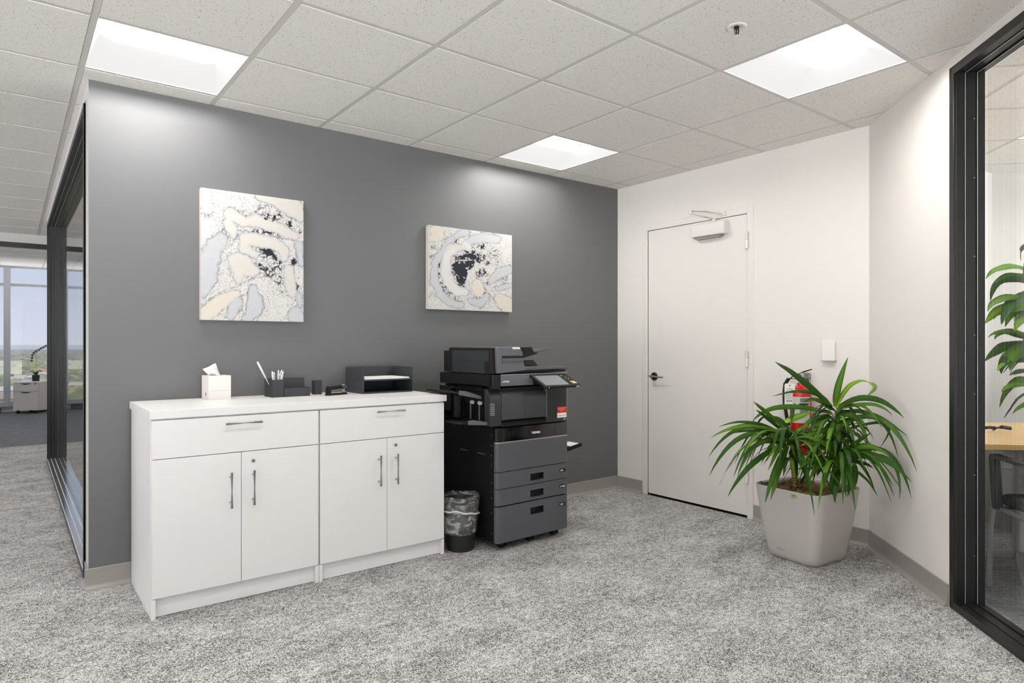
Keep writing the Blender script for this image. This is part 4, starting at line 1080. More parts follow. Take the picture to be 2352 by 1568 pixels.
fb = obj('dry_fibres', b, mat('pale dry fibre', srgb(176, 138, 92), .85), t, label='tangled pale dry fibres'); fb['kind'] = 'stuff'
# small maker scrawl near the foot of the pot and a pale scratch near its rim
Mt_inv = (Matrix.Translation((3.305, -1.925, 0)) @ Matrix.Rotation(R(-6), 4, 'Z')).inverted()
b = B(); y = -.1
def side_x(z): f = z / PH; return -(.150 + .066 * f ** .75) - .0008
prev = None
pts = [(side_x(.058 + .003 * math.sin(k * 1.9)), .075 - k * .0042, .058 + .003 * math.sin(k * 1.9)) for k in range(14)]
tube(b, pts, .0008, 4)
obj('maker_mark', b, M_btxt, pot)

def leaf_mesh(b, lay, P0, P1, P2, w, shade, twist=0.0, face=None, n=12):
    P0, P1, P2 = map(Vector, (P0, P1, P2)); C1 = P1 * 2 - (P0 + P2) * .5          # through P1
    prev = None; rows = []
    for k in range(n + 1):
        f = k / n
        p = P0 * (1 - f) ** 2 + C1 * 2 * f * (1 - f) + P2 * f * f
        d = ((C1 - P0) * (1 - f) + (P2 - C1) * f).normalized()
        side = d.cross(face if face else Vector((0, 0, 1)))
        if side.length < .15: side = d.cross(Vector((.3, .8, .2)))
        side.normalize(); nrm = side.cross(d).normalized()
        a = twist * (f - .3); side, nrm = side * math.cos(a) + nrm * math.sin(a), nrm * math.cos(a) - side * math.sin(a)
        wd = w * .5 * (math.sin(math.pi * min(1, (f * .93 + .07)) ** .85) ** .75 if f < .999 else 0.02)
        wd = max(wd, w * .06 if f < .95 else w * .02)
        rip = .06 * w * math.sin(f * 17 + shade * 9)
        sh = [shade * .8, min(1, shade + .10), shade * .9]
        row = []
        for s_, (off, lift) in enumerate(((-1, .22), (0, 0), (1, .22))):
            v = b.verts.new(p + side * (off * wd) + nrm * (lift * wd * -1 + (rip if off else 0)))
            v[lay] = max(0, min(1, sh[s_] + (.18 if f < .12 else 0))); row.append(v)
        rows.append(row)
    for A, C2 in zip(rows[:-1], rows[1:]):
        for s_ in (0, 1): b.faces.new([A[s_], A[s_ + 1], C2[s_ + 1], C2[s_]])
VIEW = (Vector((3.3, -1.95, .7)) - Vector((-0.3, -3.87, 1.2))).normalized()
def foliage(name, leaves, parent, inv, extra, seed, facing=.8):
    b = B(); lay = b.verts.layers.float.new('shade'); rd = random.Random(seed)
    for P0, P1, P2, w in leaves:
        fc = (Vector((0, 0, 1)) * (1 - facing) - VIEW * facing * rd.uniform(.6, 1.0)).normalized()
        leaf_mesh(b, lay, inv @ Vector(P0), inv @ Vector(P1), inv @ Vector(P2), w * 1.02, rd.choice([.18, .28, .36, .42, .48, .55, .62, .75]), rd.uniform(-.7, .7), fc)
    for (c, r0, ln_, zt, cnt, wd) in extra:
        for k in range(cnt):
            a = rd.uniform(0, 6.283); L_ = ln_ * rd.uniform(.6, 1.0); up_ = rd.uniform(-.05, .30) * L_; c0 = Vector(c) + Vector((0, 0, rd.uniform(-zt, zt)))
            d = Vector((math.cos(a), math.sin(a), 0)); P0 = c0 + d * r0; P1 = c0 + d * L_ * .5 + Vector((0, 0, up_)); P2 = c0 + d * L_ * .93 + Vector((0, 0, up_ - L_ * rd.uniform(.25, .75)))
            if ok_leaf(P2) and ok_leaf(P1): leaf_mesh(b, lay, inv @ P0, inv @ P1, inv @ P2, wd * rd.uniform(.7, 1.1), rd.choice([.1, .18, .25, .35, .45, .6]), rd.uniform(-.6, .6))
    o = obj(name, b, M_leaf, parent, smooth='all'); return o
def ok_leaf(p):
    q_ = p - Q; return p.x < 3.70 and (-q_.x + q_.y) * S2 > .05 and not (p.y > -1.80 and p.x > 3.55)
LEAVES = {
 'L': [
  ((3.186,-1.871,0.733),(3.0,-1.853,0.846),(2.855,-1.869,0.909),0.022),
  ((3.179,-1.865,0.716),(2.987,-1.879,0.808),(2.816,-1.909,0.872),0.022),
  ((3.282,-2.072,0.839),(3.097,-1.886,0.868),(2.911,-1.827,0.792),0.030),
  ((3.159,-1.85,0.716),(2.912,-1.807,0.79),(2.674,-1.772,0.776),0.018),
  ((3.159,-1.85,0.716),(2.883,-1.808,0.774),(2.611,-1.77,0.723),0.026),
  ((3.172,-1.86,0.708),(2.992,-1.803,0.738),(2.799,-1.737,0.723),0.016),
  ((3.172,-1.86,0.691),(3.021,-1.689,0.736),(2.907,-1.547,0.561),0.024),
  ((3.172,-1.86,0.682),(2.999,-1.703,0.688),(2.869,-1.579,0.462),0.030),
  ((3.179,-1.865,0.665),(3.027,-1.734,0.655),(2.948,-1.659,0.503),0.014),
  ((3.179,-1.865,0.648),(2.944,-1.814,0.656),(2.769,-1.809,0.515),0.018),
  ((3.186,-1.871,0.648),(3.004,-1.777,0.552),(2.856,-1.709,0.367),0.032),
  ((3.179,-1.865,0.665),(2.968,-1.818,0.662),(2.802,-1.806,0.498),0.030),
  ((3.186,-1.871,0.682),(3.04,-1.901,0.632),(2.895,-1.933,0.543),0.026),
  ((3.186,-1.871,0.648),(3.014,-1.899,0.519),(2.856,-1.938,0.377),0.030),
  ((3.193,-1.876,0.639),(3.048,-1.897,0.507),(2.923,-1.933,0.382),0.034),
  ((3.213,-1.892,0.665),(3.265,-1.876,0.537),(3.317,-1.859,0.381),0.034),
  ((3.199,-1.881,0.716),(3.181,-1.837,0.782),(3.156,-1.787,0.8),0.026),
  ((3.199,-1.881,0.767),(3.231,-1.881,0.825),(3.26,-1.879,0.883),0.020),
  ((3.179,-1.865,0.776),(3.257,-1.903,0.808),(3.329,-1.936,0.823),0.040),
  ((3.284,-1.946,0.767),(3.207,-2.026,0.748),(3.128,-2.102,0.72),0.034),
  ((3.199,-1.881,0.665),(3.172,-1.967,0.686),(3.155,-2.062,0.694),0.024),
  ((3.186,-1.871,0.716),(3.115,-1.839,0.719),(3.038,-1.802,0.654),0.036),
  ((3.186,-1.871,0.742),(3.149,-1.837,0.69),(3.098,-1.793,0.596),0.032),
  ((3.199,-1.881,0.682),(3.295,-1.918,0.747),(3.419,-1.977,0.786),0.022),
  ((3.193,-1.876,0.733),(3.287,-1.905,0.712),(3.375,-1.929,0.707),0.030),
 ],
 'T': [
  ((3.292,-2.079,0.871),(3.031,-2.036,1.035),(2.807,-2.022,1.128),0.034),
  ((3.289,-2.077,0.863),(3.158,-2.026,0.957),(2.954,-1.919,0.937),0.026),
  ((3.305,-2.09,0.871),(3.289,-2.114,0.989),(3.302,-2.161,1.148),0.036),
  ((3.308,-2.092,0.863),(3.317,-2.17,0.999),(3.342,-2.261,1.012),0.026),
  ((3.453,-2.204,1.005),(3.363,-2.275,0.986),(3.211,-2.296,0.948),0.020),
  ((3.308,-2.092,0.863),(3.395,-2.237,0.926),(3.403,-2.404,0.83),0.034),
  ((3.308,-2.092,0.854),(3.329,-2.267,0.899),(3.287,-2.393,0.849),0.020),
  ((3.312,-2.095,0.829),(3.468,-2.197,0.836),(3.379,-2.428,0.742),0.026),
  ((3.312,-2.095,0.78),(3.489,-2.228,0.804),(3.453,-2.354,0.605),0.018),
  ((3.315,-2.097,0.804),(3.343,-2.182,0.818),(3.35,-2.25,0.658),0.030),
  ((3.308,-2.092,0.746),(3.41,-2.285,0.815),(3.303,-2.503,0.576),0.030),
  ((3.312,-2.095,0.73),(3.536,-2.255,0.778),(3.517,-2.228,0.634),0.016),
  ((3.302,-2.087,0.796),(3.218,-2.079,0.736),(3.179,-2.107,0.629),0.026),
  ((3.289,-2.077,0.838),(3.229,-2.023,0.762),(3.214,-2.005,0.627),0.026),
  ((3.322,-2.102,0.73),(3.367,-2.138,0.697),(3.407,-2.168,0.595),0.022),
  ((3.312,-2.095,0.846),(3.362,-2.205,0.884),(3.394,-2.3,0.761),0.016),
  ((3.289,-2.077,0.854),(3.153,-2.063,0.918),(3.03,-2.058,0.909),0.026),
  ((3.289,-2.077,0.813),(3.17,-2.037,0.809),(3.066,-2.008,0.741),0.028),
  ((3.295,-2.082,0.763),(3.156,-2.061,0.739),(3.0,-2.028,0.716),0.028),
 ],
 'R': [
  ((3.311,-2.12,0.567),(3.34,-2.285,0.62),(3.347,-2.46,0.512),0.034),
  ((3.315,-2.122,0.567),(3.403,-2.304,0.648),(3.343,-2.463,0.429),0.026),
  ((3.315,-2.122,0.559),(3.426,-2.216,0.593),(3.499,-2.309,0.443),0.022),
  ((3.315,-2.122,0.559),(3.37,-2.333,0.615),(3.28,-2.431,0.423),0.020),
  ((3.262,-2.082,0.588),(3.115,-2.135,0.544),(2.976,-2.194,0.485),0.034),
  ((3.295,-2.107,0.588),(3.242,-2.112,0.5),(3.185,-2.115,0.399),0.034),
  ((3.305,-2.115,0.559),(3.195,-2.148,0.472),(3.096,-2.19,0.39),0.030),
  ((3.334,-2.137,0.576),(3.295,-2.172,0.495),(3.234,-2.191,0.402),0.028),
  ((3.367,-2.163,0.567),(3.307,-2.195,0.506),(3.237,-2.22,0.445),0.032),
  ((3.282,-2.097,0.584),(3.129,-2.084,0.558),(3.014,-2.1,0.503),0.026),
  ((3.243,-2.067,0.584),(3.241,-2.034,0.53),(3.255,-2.014,0.483),0.026),
  ((3.315,-2.122,0.584),(3.295,-2.243,0.675),(3.294,-2.379,0.64),0.034),
  ((3.308,-2.117,0.592),(3.293,-2.197,0.677),(3.292,-2.287,0.752),0.026),
  ((3.308,-2.117,0.6),(3.119,-2.105,0.699),(2.934,-2.097,0.738),0.030),
  ((3.295,-2.107,0.6),(3.169,-2.054,0.672),(3.064,-2.018,0.669),0.024),
  ((3.269,-2.087,0.6),(3.099,-2.074,0.6),(2.945,-2.075,0.566),0.026),
  ((3.236,-2.062,0.617),(3.118,-2.073,0.582),(3.033,-2.109,0.532),0.022),
  ((3.308,-2.117,0.584),(3.317,-2.145,0.669),(3.3,-2.153,0.712),0.028),
  ((3.308,-2.117,0.584),(3.182,-2.13,0.68),(3.071,-2.154,0.725),0.028),
  ((3.315,-2.122,0.584),(3.337,-2.2,0.633),(3.364,-2.282,0.633),0.030),
  ((3.311,-2.12,0.576),(3.409,-2.184,0.566),(3.471,-2.22,0.531),0.024),
 ],
}
def cane(pts, r):
    b = B(); tube(b, [Mt_inv @ Vector(p) for p in pts], r, 10); return obj('cane', b, M_cane, t, smooth=True, label='tan woody cane')
cane([(3.255, -1.89, .36), (3.235, -1.884, .46), (3.21, -1.878, .60)], [.010, .009, .007]); cane([(3.262, -1.894, .36), (3.245, -1.884, .46), (3.222, -1.884, .58)], [.010, .009, .007])
cane([(3.330, -2.07, .36), (3.318, -2.10, .46), (3.311, -2.118, .57)], [.012, .011, .010])
b = B(); tube(b, [Mt_inv @ Vector(p) for p in ((3.311, -2.118, .565), (3.306, -2.10, .70), (3.305, -2.092, .85))], [.010, .008, .005], 10); obj('green_stem', b, mat('dark green stem', (.02, .06, .01, 1), .5), t, smooth=True)
for cz in (.61, .68, .75, .82): pass
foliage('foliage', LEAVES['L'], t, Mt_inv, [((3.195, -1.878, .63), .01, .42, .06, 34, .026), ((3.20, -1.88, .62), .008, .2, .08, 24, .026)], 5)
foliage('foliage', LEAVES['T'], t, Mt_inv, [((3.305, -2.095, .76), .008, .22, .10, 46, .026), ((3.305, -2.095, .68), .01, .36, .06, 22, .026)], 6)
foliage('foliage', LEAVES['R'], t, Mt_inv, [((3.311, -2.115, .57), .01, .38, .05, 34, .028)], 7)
b = B(); lay = b.verts.layers.float.new('shade'); rd = random.Random(2)
for k in range(26):
    c0 = Vector((3.13 + rd.uniform(-.05, .06), -1.99 + rd.uniform(-.05, .05), .375)); a = rd.uniform(0, 6.28); d = Vector((math.cos(a), math.sin(a), 0))
    leaf_mesh(b, lay, Mt_inv @ c0, Mt_inv @ (c0 + d * .02 + Vector((0, 0, .02))), Mt_inv @ (c0 + d * .045 + Vector((0, 0, .016))), .018, .9, 0, None, 6)
obj('seedlings', b, M_leaf, t, smooth='all', label='small bright green seedlings on the moss')

# ============================================================ FIRE EXTINGUISHER
t = thing('fire_extinguisher', 'red fire extinguisher hung on the white wall behind the plant', 'fire extinguisher', (3.695, -1.676, .515))
b = B(); lathe(b, [(0, .006), (.045, .006), (.050, 0), (.060, .006), (.0635, .018), (.0635, .375), (.060, .400), (.046, .422), (.028, .434), (.020, .440), (.020, .462), (0, .462)], (0, 0, 0), 40)
cy = obj('cylinder', b, M_red2, t, smooth=True)
def arc_label(name, a0, a1, z0, z1, m, rr=.0640, par=None, n=16):
    b = B(); A = []
    for k in range(n + 1):
        a = R(a0 + (a1 - a0) * k / n); A.append((b.verts.new((rr * math.cos(a), rr * math.sin(a), z0)), b.verts.new((rr * math.cos(a), rr * math.sin(a), z1))))
    for p, c in zip(A[:-1], A[1:]): b.faces.new([p[0], c[0], c[1], p[1]])
    return obj(name, b, m, par, smooth='all')
lb = arc_label('instruction_label', 158, 262, .205, .370, M_lbl, par=cy); lb['label'] = 'pale printed instruction label'
arc_label('label_heading', 200, 255, .318, .330, M_btxt, .0643, lb); arc_label('label_text_block', 205, 258, .335, .362, M_ink, .0643, lb); arc_label('label_text_block', 205, 255, .26, .30, M_ink, .0643, lb)
for k in range(3): arc_label('blue_square', 166 + k * 12, 175 + k * 12, .225, .250, M_blue, .0643, lb)
b = B(); lathe(b, [(.018, .455), (.022, .460), (.022, .482), (.016, .486), (.016, .500), (0, .500)], (0, 0, 0), 20); box(b, -.012, .012, -.014, .020, .48, .51)
tube(b, [(0, .018, .475), (-.006, .038, .485), (-.008, .052, .488)], [.010, .010, .009], 12); obj('valve', b, M_polish, t, smooth=True, label='chrome valve head')
b = B(); lathe(b, [(0, -.012), (.015, -.012), (.015, 0), (0, 0)], (-.014, .002, .474), 20, None, 'x'); obj('gauge', b, M_plate, t, smooth=True, label='round pressure gauge')
b = B(); tube(b, [(-.01, .01, .512), (-.02, -.03, .528), (-.026, -.085, .545)], [.008, .009, .007], 10, flat=.5); tube(b, [(-.008, .012, .498), (-.02, -.04, .492), (-.024, -.075, .490)], [.007, .008, .006], 10, flat=.5)
obj('lever', b, M_darkmetal, t, smooth=True, label='grey squeeze lever')
b = B(); tube(b, [(-.008, .050, .488), (-.01, .080, .476), (-.012, .100, .445), (-.012, .106, .39), (-.012, .104, .32), (-.010, .094, .25), (-.006, .082, .18), (-.004, .076, .12)], .0115, 14)
tube(b, [(-.004, .076, .12), (-.004, .075, .06)], [.0115, .017], 14); obj('hose', b, M_rubber, t, smooth=True)
b = B(); pts = [(-.031, .446 - .002), (-.026, .452), (.026, .452), (.031, .446), (.031, .318), (-.031, .318)]
Mtg = Matrix.Translation((-.070, .035, 0)) @ Matrix.Rotation(R(-52), 4, 'Z')
prism(b, [(p[0] * 1.0, p[1]) for p in pts], 'y', -.0006, .0006, Mtg @ Matrix.Identity(4))
tg = obj('inspection_tag', b, M_tag, t, label='white paper inspection tag')
b = B(); lathe(b, [(0, -.001), (.004, -.001)], (0, 0, .440), 14, Mtg @ Matrix.Translation((0, 0, 0)), 'y'); obj('eyelet', b, M_darkmetal, tg)
xd = Mtg.to_3x3() @ Vector((1, 0, 0))
for k in range(8):
    b = B(); wln = .02 if k < 2 else .026; box(b, -wln, wln, -.0012, -.0008, .418 - k * .009, .4205 - k * .009, Mtg); obj('tag_print', b, M_ink, tg)
text_mesh('tag_year', '2024', .017, M_btxt, tg, tuple(Mtg @ Vector((-.021, -.0012, .336))), tuple(xd), (0, 0, 1), .0003, bold=.0003)
b = B(); box(b, .064, .083, -.022, .022, .38, .52); box(b, .02, .07, -.004, .004, .485, .495); obj('wall_bracket', b, M_chrome, t, bevel=.001, label='steel wall bracket')

# ============================================================ MEETING ROOM
# table (frame along wall C: W(a,b))
def wthing(name, label, cat, a, b_, z=0.0, rot=0.0, group=None): return thing(name, label, cat, W(a, b_, z), R(45) + rot, group)
# local x = E1 (away), local y = -E2 (left), so y negative is to the right
t = wthing('meeting_table', 'light maple meeting table with a silver column base seen through the right-hand glass', 'table', -.31, .655)
b = B(); prism(b, rsq(.47, .03, 5), 'z', .712, .74, Matrix.Diagonal((1, 1, 1, 1)))
for v in b.verts:
    if v.co.y < 0: v.co.y -= .85
    v.co.x *= 1.0
obj('table_top', b, M_maple, t, bevel=.002)
b = B(); box(b, -.30, .30, -1.0, .30, .685, .7115); obj('under_frame', b, M_cop2, t)
for yy_ in (.0, -.80):
    b = B(); lathe(b, [(0, .055), (.042, .055), (.036, .09), (.036, .685), (0, .685)], (0, yy_, 0), 24); cl_ = obj('column', b, M_chairm, t, smooth=True)
    for k in range(4):
        a = R(90 * k - 28); d = Vector((math.cos(a), math.sin(a), 0)); s_ = Vector((-d.y, d.x, 0)); b = B(); o0 = Vector((0, yy_, 0))
        V = []
        for (r_, z0, z1, w_) in ((.02, .06, .105, .024), (.30, .025, .045, .016)):
            for (sg, z_) in ((-1, z0), (1, z0), (1, z1), (-1, z1)): V.append(b.verts.new(o0 + d * r_ + s_ * (sg * w_) + Vector((0, 0, z_))))
        for f in ((0, 1, 2, 3), (7, 6, 5, 4), (0, 4, 5, 1), (1, 5, 6, 2), (2, 6, 7, 3), (3, 7, 4, 0)): b.faces.new([V[i] for i in f])
        box(b, *(lambda c: (c.x - .014, c.x + .014, c.y - .014, c.y + .014, .003, .03))(o0 + d * .285))
        obj('foot', b, M_chairm, t, bevel=.002)
# chair facing the table
t = wthing('meeting_chair', 'silver-framed armchair with charcoal seat and dark grey arms behind the glass', 'chair', -.86, .60)
b = B(); prism(b, rsq(.235, .05, 5), 'z', .425, .475); obj('seat', b, M_seat, t, bevel=.012, seg=3)
b = B()
for s_ in (-1, 1):
    tube(b, [(.245, s_ * .27, .003), (.235, s_ * .268, .30), (.225, s_ * .262, .40), (.19, s_ * .258, .412), (-.22, s_ * .255, .40), (-.26, s_ * .262, .30), (-.31, s_ * .268, .003)], .0125, 10)
tube(b, [(.19, -.258, .410), (.19, .258, .410)], .011, 10); tube(b, [(-.20, -.256, .402), (-.20, .256, .402)], .011, 10)
obj('frame', b, M_chairm, t, smooth=True)
for s_ in (-1, 1):
    b = B(); prism(b, [(.195, .408), (.222, .655), (.215, .672), (.19, .678), (-.20, .668), (-.20, .650), (.17, .655), (.185, .645), (.158, .408)], 'y', s_ * .268 - .018, s_ * .268 + .018); obj('arm', b, M_arm, t, bevel=.004)
b = B()
for s_ in (-1, 1): tube(b, [(-.215, s_ * .235, .40), (-.235, s_ * .235, .62), (-.29, s_ * .225, .90)], .011, 10)
obj('back_frame', b, M_chairm, t, smooth=True)
b = B(); gv = []
for i in range(9):
    row = []
    for j in range(9):
        yq = -.225 + .45 * i / 8; zq = .54 + .38 * j / 8; row.append(b.verts.new((-.235 - .10 * ((zq - .5) / .42) ** 1.3 * .6 - .03 * (1 - (yq / .225) ** 2), yq, zq)))
    gv.append(row)
for i in range(8):
    for j in range(8): b.faces.new([gv[i][j], gv[i + 1][j], gv[i + 1][j + 1], gv[i][j + 1]])
o = obj('backrest', b, M_seat, t, smooth='all'); so = o.modifiers.new('t', 'SOLIDIFY'); so.thickness = .02
# cable bundle on the table
b = B(); base = Vector(W(-.30, .42, .748)); pts = []
for k in range(40):
    f = k / 39; pts.append(base + E2 * (-.10 + .24 * f + .015 * math.sin(k * 1.7)) + E1 * (.018 * math.cos(k * 1.3)) + Vector((0, 0, .008 + .010 * abs(math.sin(k * .9)))))
tube(b, pts, .005, 6)
tube(b, [base + E2 * .10 + Vector((0, 0, .006)), base + E2 * .14 + E1 * -.01 + Vector((0, 0, .02)), base + E2 * .19 + Vector((0, 0, .012))], .010, 8)
tag(obj('cable_bundle', b, M_blkrub, smooth=True), 'coiled black cable lying on the maple meeting table', 'cable')
# tall plant
t = wthing('tall_potted_plant', 'tall broad-leaved plant in the meeting room, seen through the right-hand glass', 'potted plant', .38, 1.305)
Mc_inv = (Matrix.Translation(W(.38, 1.305)) @ Matrix.Rotation(R(45), 4, 'Z')).inverted()
CONF = [
 ((4.974,-2.712,1.606),(4.624,-2.554,1.706),(4.368,-2.48,1.615),0.050),
 ((4.974,-2.712,1.578),(4.64,-2.55,1.653),(4.56,-2.45,1.552),0.050),
 ((4.974,-2.712,1.523),(4.665,-2.521,1.63),(4.432,-2.485,1.485),0.045),
 ((4.952,-2.695,1.468),(4.631,-2.53,1.518),(4.404,-2.478,1.418),0.050),
 ((4.974,-2.712,1.495),(4.7,-2.568,1.519),(4.438,-2.539,1.338),0.070),
 ((4.952,-2.695,1.412),(4.697,-2.535,1.466),(4.56,-2.418,1.351),0.075),
 ((4.974,-2.712,1.357),(4.793,-2.578,1.467),(4.622,-2.506,1.328),0.070),
 ((4.974,-2.712,1.357),(4.816,-2.594,1.412),(4.495,-2.589,1.298),0.070),
 ((4.93,-2.678,1.191),(4.647,-2.548,1.3),(4.59,-2.423,1.26),0.040),
 ((4.93,-2.678,1.191),(4.684,-2.516,1.288),(4.495,-2.49,1.246),0.035),
 ((4.93,-2.678,1.136),(4.727,-2.527,1.219),(4.495,-2.437,1.11),0.070),
 ((4.952,-2.695,1.108),(4.755,-2.565,1.191),(4.477,-2.506,1.059),0.085),
 ((4.952,-2.695,1.081),(4.678,-2.585,1.192),(4.577,-2.545,1.057),0.085),
 ((4.952,-2.695,1.053),(4.629,-2.553,1.138),(4.52,-2.516,1.036),0.060),
 ((4.952,-2.695,1.025),(4.794,-2.577,1.053),(4.546,-2.549,1.026),0.040),
 ((4.974,-2.712,0.915),(4.656,-2.591,0.976),(4.439,-2.539,0.929),0.040),
 ((4.974,-2.712,0.86),(4.675,-2.585,1.002),(4.607,-2.482,0.822),0.045),
 ((4.974,-2.712,0.804),(4.764,-2.629,0.865),(4.551,-2.563,0.792),0.040),
 ((4.974,-2.712,1.855),(4.688,-2.604,1.841),(4.762,-2.552,1.744),0.030),
 ((4.974,-2.712,1.634),(4.771,-2.627,1.764),(4.587,-2.613,1.591),0.050),
 ((4.974,-2.712,1.247),(4.747,-2.655,1.354),(4.55,-2.622,1.14),0.080),
 ((4.974,-2.712,1.136),(4.761,-2.652,1.111),(4.72,-2.596,0.92),0.080),
]
b = B(); lathe(b, [(0, 0), (.10, 0), (.13, .30), (.135, .31), (.125, .31), (.12, .28), (0, .28)], (0, 0, 0), 32); obj('planter', b, M_pot, t, smooth=True)
head = [Mc_inv @ Vector(p) for p in ((4.974, -2.712, 1.50), (4.974, -2.712, 1.14), (4.96, -2.70, .86))]
b = B(); tube(b, [(0, 0, .28), (.0, .0, .8), tuple(head[0])], [.022, .02, .014], 10); tube(b, [(.03, .03, .28), tuple(head[1])], [.02, .012], 10); tube(b, [(-.03, .02, .28), tuple(head[2])], [.018, .012], 10); obj('cane', b, M_cane, t, smooth=True)
b = B(); lay = b.verts.layers.float.new('shade'); rd = random.Random(9)
fv = (Vector((-0.3, -3.87, 1.2)) - Vector((4.9, -2.7, 1.2))).normalized(); fv = (Mc_inv.to_3x3() @ (fv * .75 + Vector((0, 0, .6)))).normalized()
for P0, P1, P2, w_ in CONF:
    leaf_mesh(b, lay, Mc_inv @ Vector(P0), Mc_inv @ Vector(P1), Mc_inv @ Vector(P2), w_ * 1.35, rd.choice([.2, .35, .5, .6, .8]), rd.uniform(-.4, .4), fv)
for c in head:
    for k in range(12):
        a = rd.uniform(0, 6.28); d = Vector((math.cos(a), math.sin(a), 0)); L_ = rd.uniform(.3, .42)
        P2 = c + d * L_ + Vector((0, 0, -.12)); 
        if P2.y > .30 and P2.x < 0: continue
        if P2.x > .85: continue
        leaf_mesh(b, lay, c, c + d * L_ * .5 + Vector((0, 0, .07)), P2, .07, rd.choice([.15, .3, .45]), rd.uniform(-.4, .4))
obj('foliage', b, M_leaf, t, smooth='all')

# ============================================================ FAR AREA
t = thing('mobile_pedestal', 'pale two-drawer pedestal on castors by the far windows', 'drawer cabinet', (-.27, 10.54, 0), R(-28))
b = B(); box(b, 0, .40, .02, .52, .055, .545); obj('carcass', b, M_pedw, t, bevel=.002)
b = B(); box(b, -.008, .408, -.004, .53, .5455, .562); obj('top', b, mat('white laminate pedestal top', srgb(226), .3), t, bevel=.002)
for z0, z1, hz in ((.395, .540, .525), (.058, .390, .375)):
    b = B(); box(b, .003, .397, .0, .0195, z0, z1); dr = obj('drawer', b, M_pedw, t, bevel=.001)
    b = B(); prism(b, [(.12 + .16 * k / 10, hz - .016 * math.sin(math.pi * k / 10)) for k in range(11)] + [(.28, hz + .004), (.12, hz + .004)], 'y', -.008, .001); obj('handle', b, M_hole, dr, label='dark curved pull')
b = B(); lathe(b, [(0, -.006), (.011, -.006), (.011, 0)], (.355, 0, .522), 14, None, 'y'); obj('lock', b, M_hole, t)
for x, y in ((.05, .06), (.35, .06), (.05, .47), (.35, .47)):
    b = B(); lathe(b, [(0, -.02), (.024, -.02), (.027, -.015), (.027, .015), (.024, .02), (0, .02)], (x, y, .0275), 16, None, 'x'); box(b, x - .015, x + .015, y - .02, y + .02, .035, .056); obj('caster', b, M_blkrub, t, smooth=True)
t = thing('orchid', 'dark purple orchid in a black square pot on the pale pedestal', 'potted plant', (.055, 10.60, .562))
b = B(); prism(b, [(-.05, 0), (.05, 0), (.056, .105), (-.056, .105)], 'y', -.05, .05); obj('planter', b, M_hole, t, bevel=.003)
b = B(); lay = b.verts.layers.float.new('shade')
for a, L_, up_ in ((170, .17, .07), (10, .18, .08), (200, .16, -.02), (-15, .13, .0), (150, .13, .09), (40, .12, .10), (260, .12, .05), (90, .12, .06)):
    d = Vector((math.cos(R(a)), math.sin(R(a)), 0)); leaf_mesh(b, lay, (0, 0, .10), d * L_ * .5 + Vector((0, 0, .13 + up_ * .6)), d * L_ + Vector((0, 0, .12 + up_ * .5 - .03)), .045, .35, 0, None, 8)
obj('leaves', b, M_leaf, t, smooth='all')
b = B(); tube(b, [(0, 0, .1), (.01, 0, .3), (.0, 0, .48), (.05, .0, .57), (.13, 0, .62)], .004, 6); tube(b, [(0, 0, .48), (-.02, 0, .50), (-.045, 0, .44), (-.06, 0, .36)], .003, 6); obj('stem', b, mat('olive stem', srgb(110, 120, 70), .6), t, smooth=True)
for k, (x, z) in enumerate(((-.06, .36), (-.055, .41), (-.05, .46), (-.03, .50), (.0, .53), (.04, .555), (.075, .58), (.11, .60), (.145, .625))):
    b = B()
    for j in range(5):
        a = R(72 * j + 20 * k); c = Vector((x, -.015, z)); d = Vector((math.cos(a), -.2, math.sin(a))); s_ = Vector((-math.sin(a), 0, math.cos(a)))
        b.faces.new([b.verts.new(c), b.verts.new(c + d * .014 + s_ * .009), b.verts.new(c + d * .026), b.verts.new(c + d * .014 - s_ * .009)])
    obj('flower', b, M_orchid, t)
t = thing('low_radiator', 'small dark floor box under the white window ledge', 'floor box', (-.62, YW - .16, 0))
b = B(); box(b, -.02, .18, 0, .06, .0, .09); obj('box_body', b, M_hole, t)

# ------------------------------------------------------------ land outside
LZ = -35.0
m = mat('wooded land', (.05, .07, .03, 1), 1.0, spec=0); q = NG(m); c = q.coord()
n1 = q.noise(c, .006, 5, .65); n2 = q.noise(c, .05, 3)
q.L(q.mix(n2.outputs[0], q.ramp(n1.outputs[0], [(.35, srgb(84, 92, 66)), (.5, srgb(118, 120, 84)), (.6, srgb(136, 126, 100)), (.7, srgb(98, 104, 74))]), srgb(78, 86, 66)), q.b.inputs['Base Color'])
b = B(); NX, NY = 40, 60; gv = []
for i in range(NX + 1):
    row = []
    for j in range(NY + 1):
        yv = 40 + 4300 * (j / NY) ** 1.6; xv = (i / NX - .5) * (900 + yv * 1.3); far_ = max(0, yv - 1800) / 2500
        row.append(b.verts.new((xv, yv, LZ + 5 * noise.noise(Vector((xv / 300, yv / 300, 0))) + far_ * 9 * noise.noise(Vector((xv / 700, yv / 700, 3))))))
    gv.append(row)
for i in range(NX):
    for j in range(NY): b.faces.new([gv[i][j], gv[i + 1][j], gv[i + 1][j + 1], gv[i][j + 1]])
struct('ground', b, m, smooth='all')
m = mat('tree crowns', (.1, .14, .05, 1), 1.0, spec=0); q = NG(m); at = q.n('ShaderNodeAttribute', attribute_name='shade')
q.L(q.ramp(at.outputs['Fac'], [(0, srgb(78, 92, 58)), (.4, srgb(122, 132, 76)), (.7, srgb(164, 162, 96)), (.88, srgb(172, 150, 116)), (1, srgb(190, 152, 106))]), q.b.inputs['Base Color'])
rd = np.random.RandomState(5)
BLD = [(((rd.rand() - .5) * .16 * (330 + 45 * k) + (-4 if k % 2 else 12)), 330 + 45 * k + rd.rand() * 30) for k in range(12)]
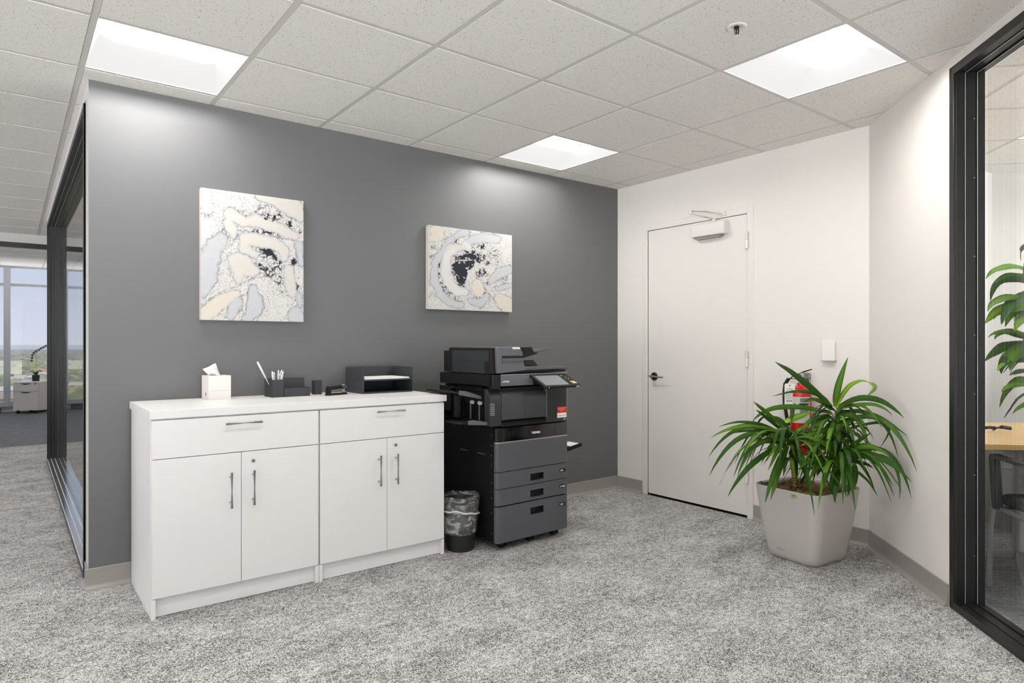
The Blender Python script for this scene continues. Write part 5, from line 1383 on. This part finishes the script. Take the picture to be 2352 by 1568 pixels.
ico = bmesh.new(); bmesh.ops.create_icosphere(ico, subdivisions=1, radius=1); iv = np.array([v.co[:] for v in ico.verts]); fi = np.array([[v.index for v in f.verts] for f in ico.faces]); ico.free()
NT = 9500; yv = 150 + 3300 * rd.rand(NT) ** 1.2; xv = (rd.rand(NT) - .5) * 2 * (30 + .17 * yv); rr = (3 + 4 * rd.rand(NT)) * (1 + yv / 3500)
keep = np.ones(NT, bool)
for bx_, by_ in BLD: keep &= np.hypot(xv - bx_, yv - by_) > 26
xv, yv, rr = xv[keep], yv[keep], rr[keep]; NT = len(xv)
V = iv[None] * (rr[:, None, None] * np.array([1, 1, .75])) * (1 + .25 * (rd.rand(NT, len(iv), 1) - .5)) + np.stack([xv, yv, np.full(NT, LZ + 5)], 1)[:, None]
F = fi[None] + (np.arange(NT) * len(iv))[:, None, None]
me = bpy.data.meshes.new('distant_trees'); me.from_pydata(V.reshape(-1, 3).tolist(), [], F.reshape(-1, 3).tolist())
a = me.attributes.new('shade', 'FLOAT', 'POINT'); a.data.foreach_set('value', np.repeat(rd.rand(NT), len(iv)).astype(np.float32))
me.materials.append(m); me.polygons.foreach_set('use_smooth', np.ones(len(me.polygons), bool)); o = bpy.data.objects.new('distant_trees', me); COL.objects.link(o); tag(o, 'wooded land of spring trees far below the windows', 'trees', None, 'stuff')
bw = [mat('pale building wall', srgb(190, 168, 152), .8), mat('white flat roof', srgb(196, 186, 180), .8), mat('brick building wall', srgb(176, 140, 122), .8)]
for k in range(12):
    xk, yk = BLD[k]; L_ = 10 + 9 * rd.rand(); Wd = 8 + 4 * rd.rand(); hh = 5 + 3 * rd.rand()
    t = thing('distant_building', 'small pale building among the trees far below the windows', 'building', (xk, yk, LZ), rd.rand() * .6, 'buildings among the far trees')
    b = B(); box(b, -L_ / 2, L_ / 2, -Wd / 2, Wd / 2, 0, hh); obj('wall', b, bw[0 if k % 3 else 2], t)
    b = B(); prism(b, [(-Wd / 2 - .4, hh), (Wd / 2 + .4, hh), (0, hh + 2.4)], 'x', -L_ / 2 - .4, L_ / 2 + .4); obj('roof', b, bw[1], t)

# thin spring haze over the land outside
hz = bpy.data.materials.new('air haze'); hz.use_nodes = True; tt = hz.node_tree; tt.nodes.clear()
o_ = tt.nodes.new('ShaderNodeOutputMaterial'); vsn = tt.nodes.new('ShaderNodeVolumeScatter'); vsn.inputs['Color'].default_value = (.86, .90, 1, 1); vsn.inputs['Density'].default_value = .00036
tt.links.new(vsn.outputs[0], o_.inputs['Volume'])
b = B(); box(b, -2600, 2600, 60, 4400, -60, -1.5); tag(obj('air_haze', b, hz), 'pale blue haze over the distant woods outside', 'haze', None, 'stuff')
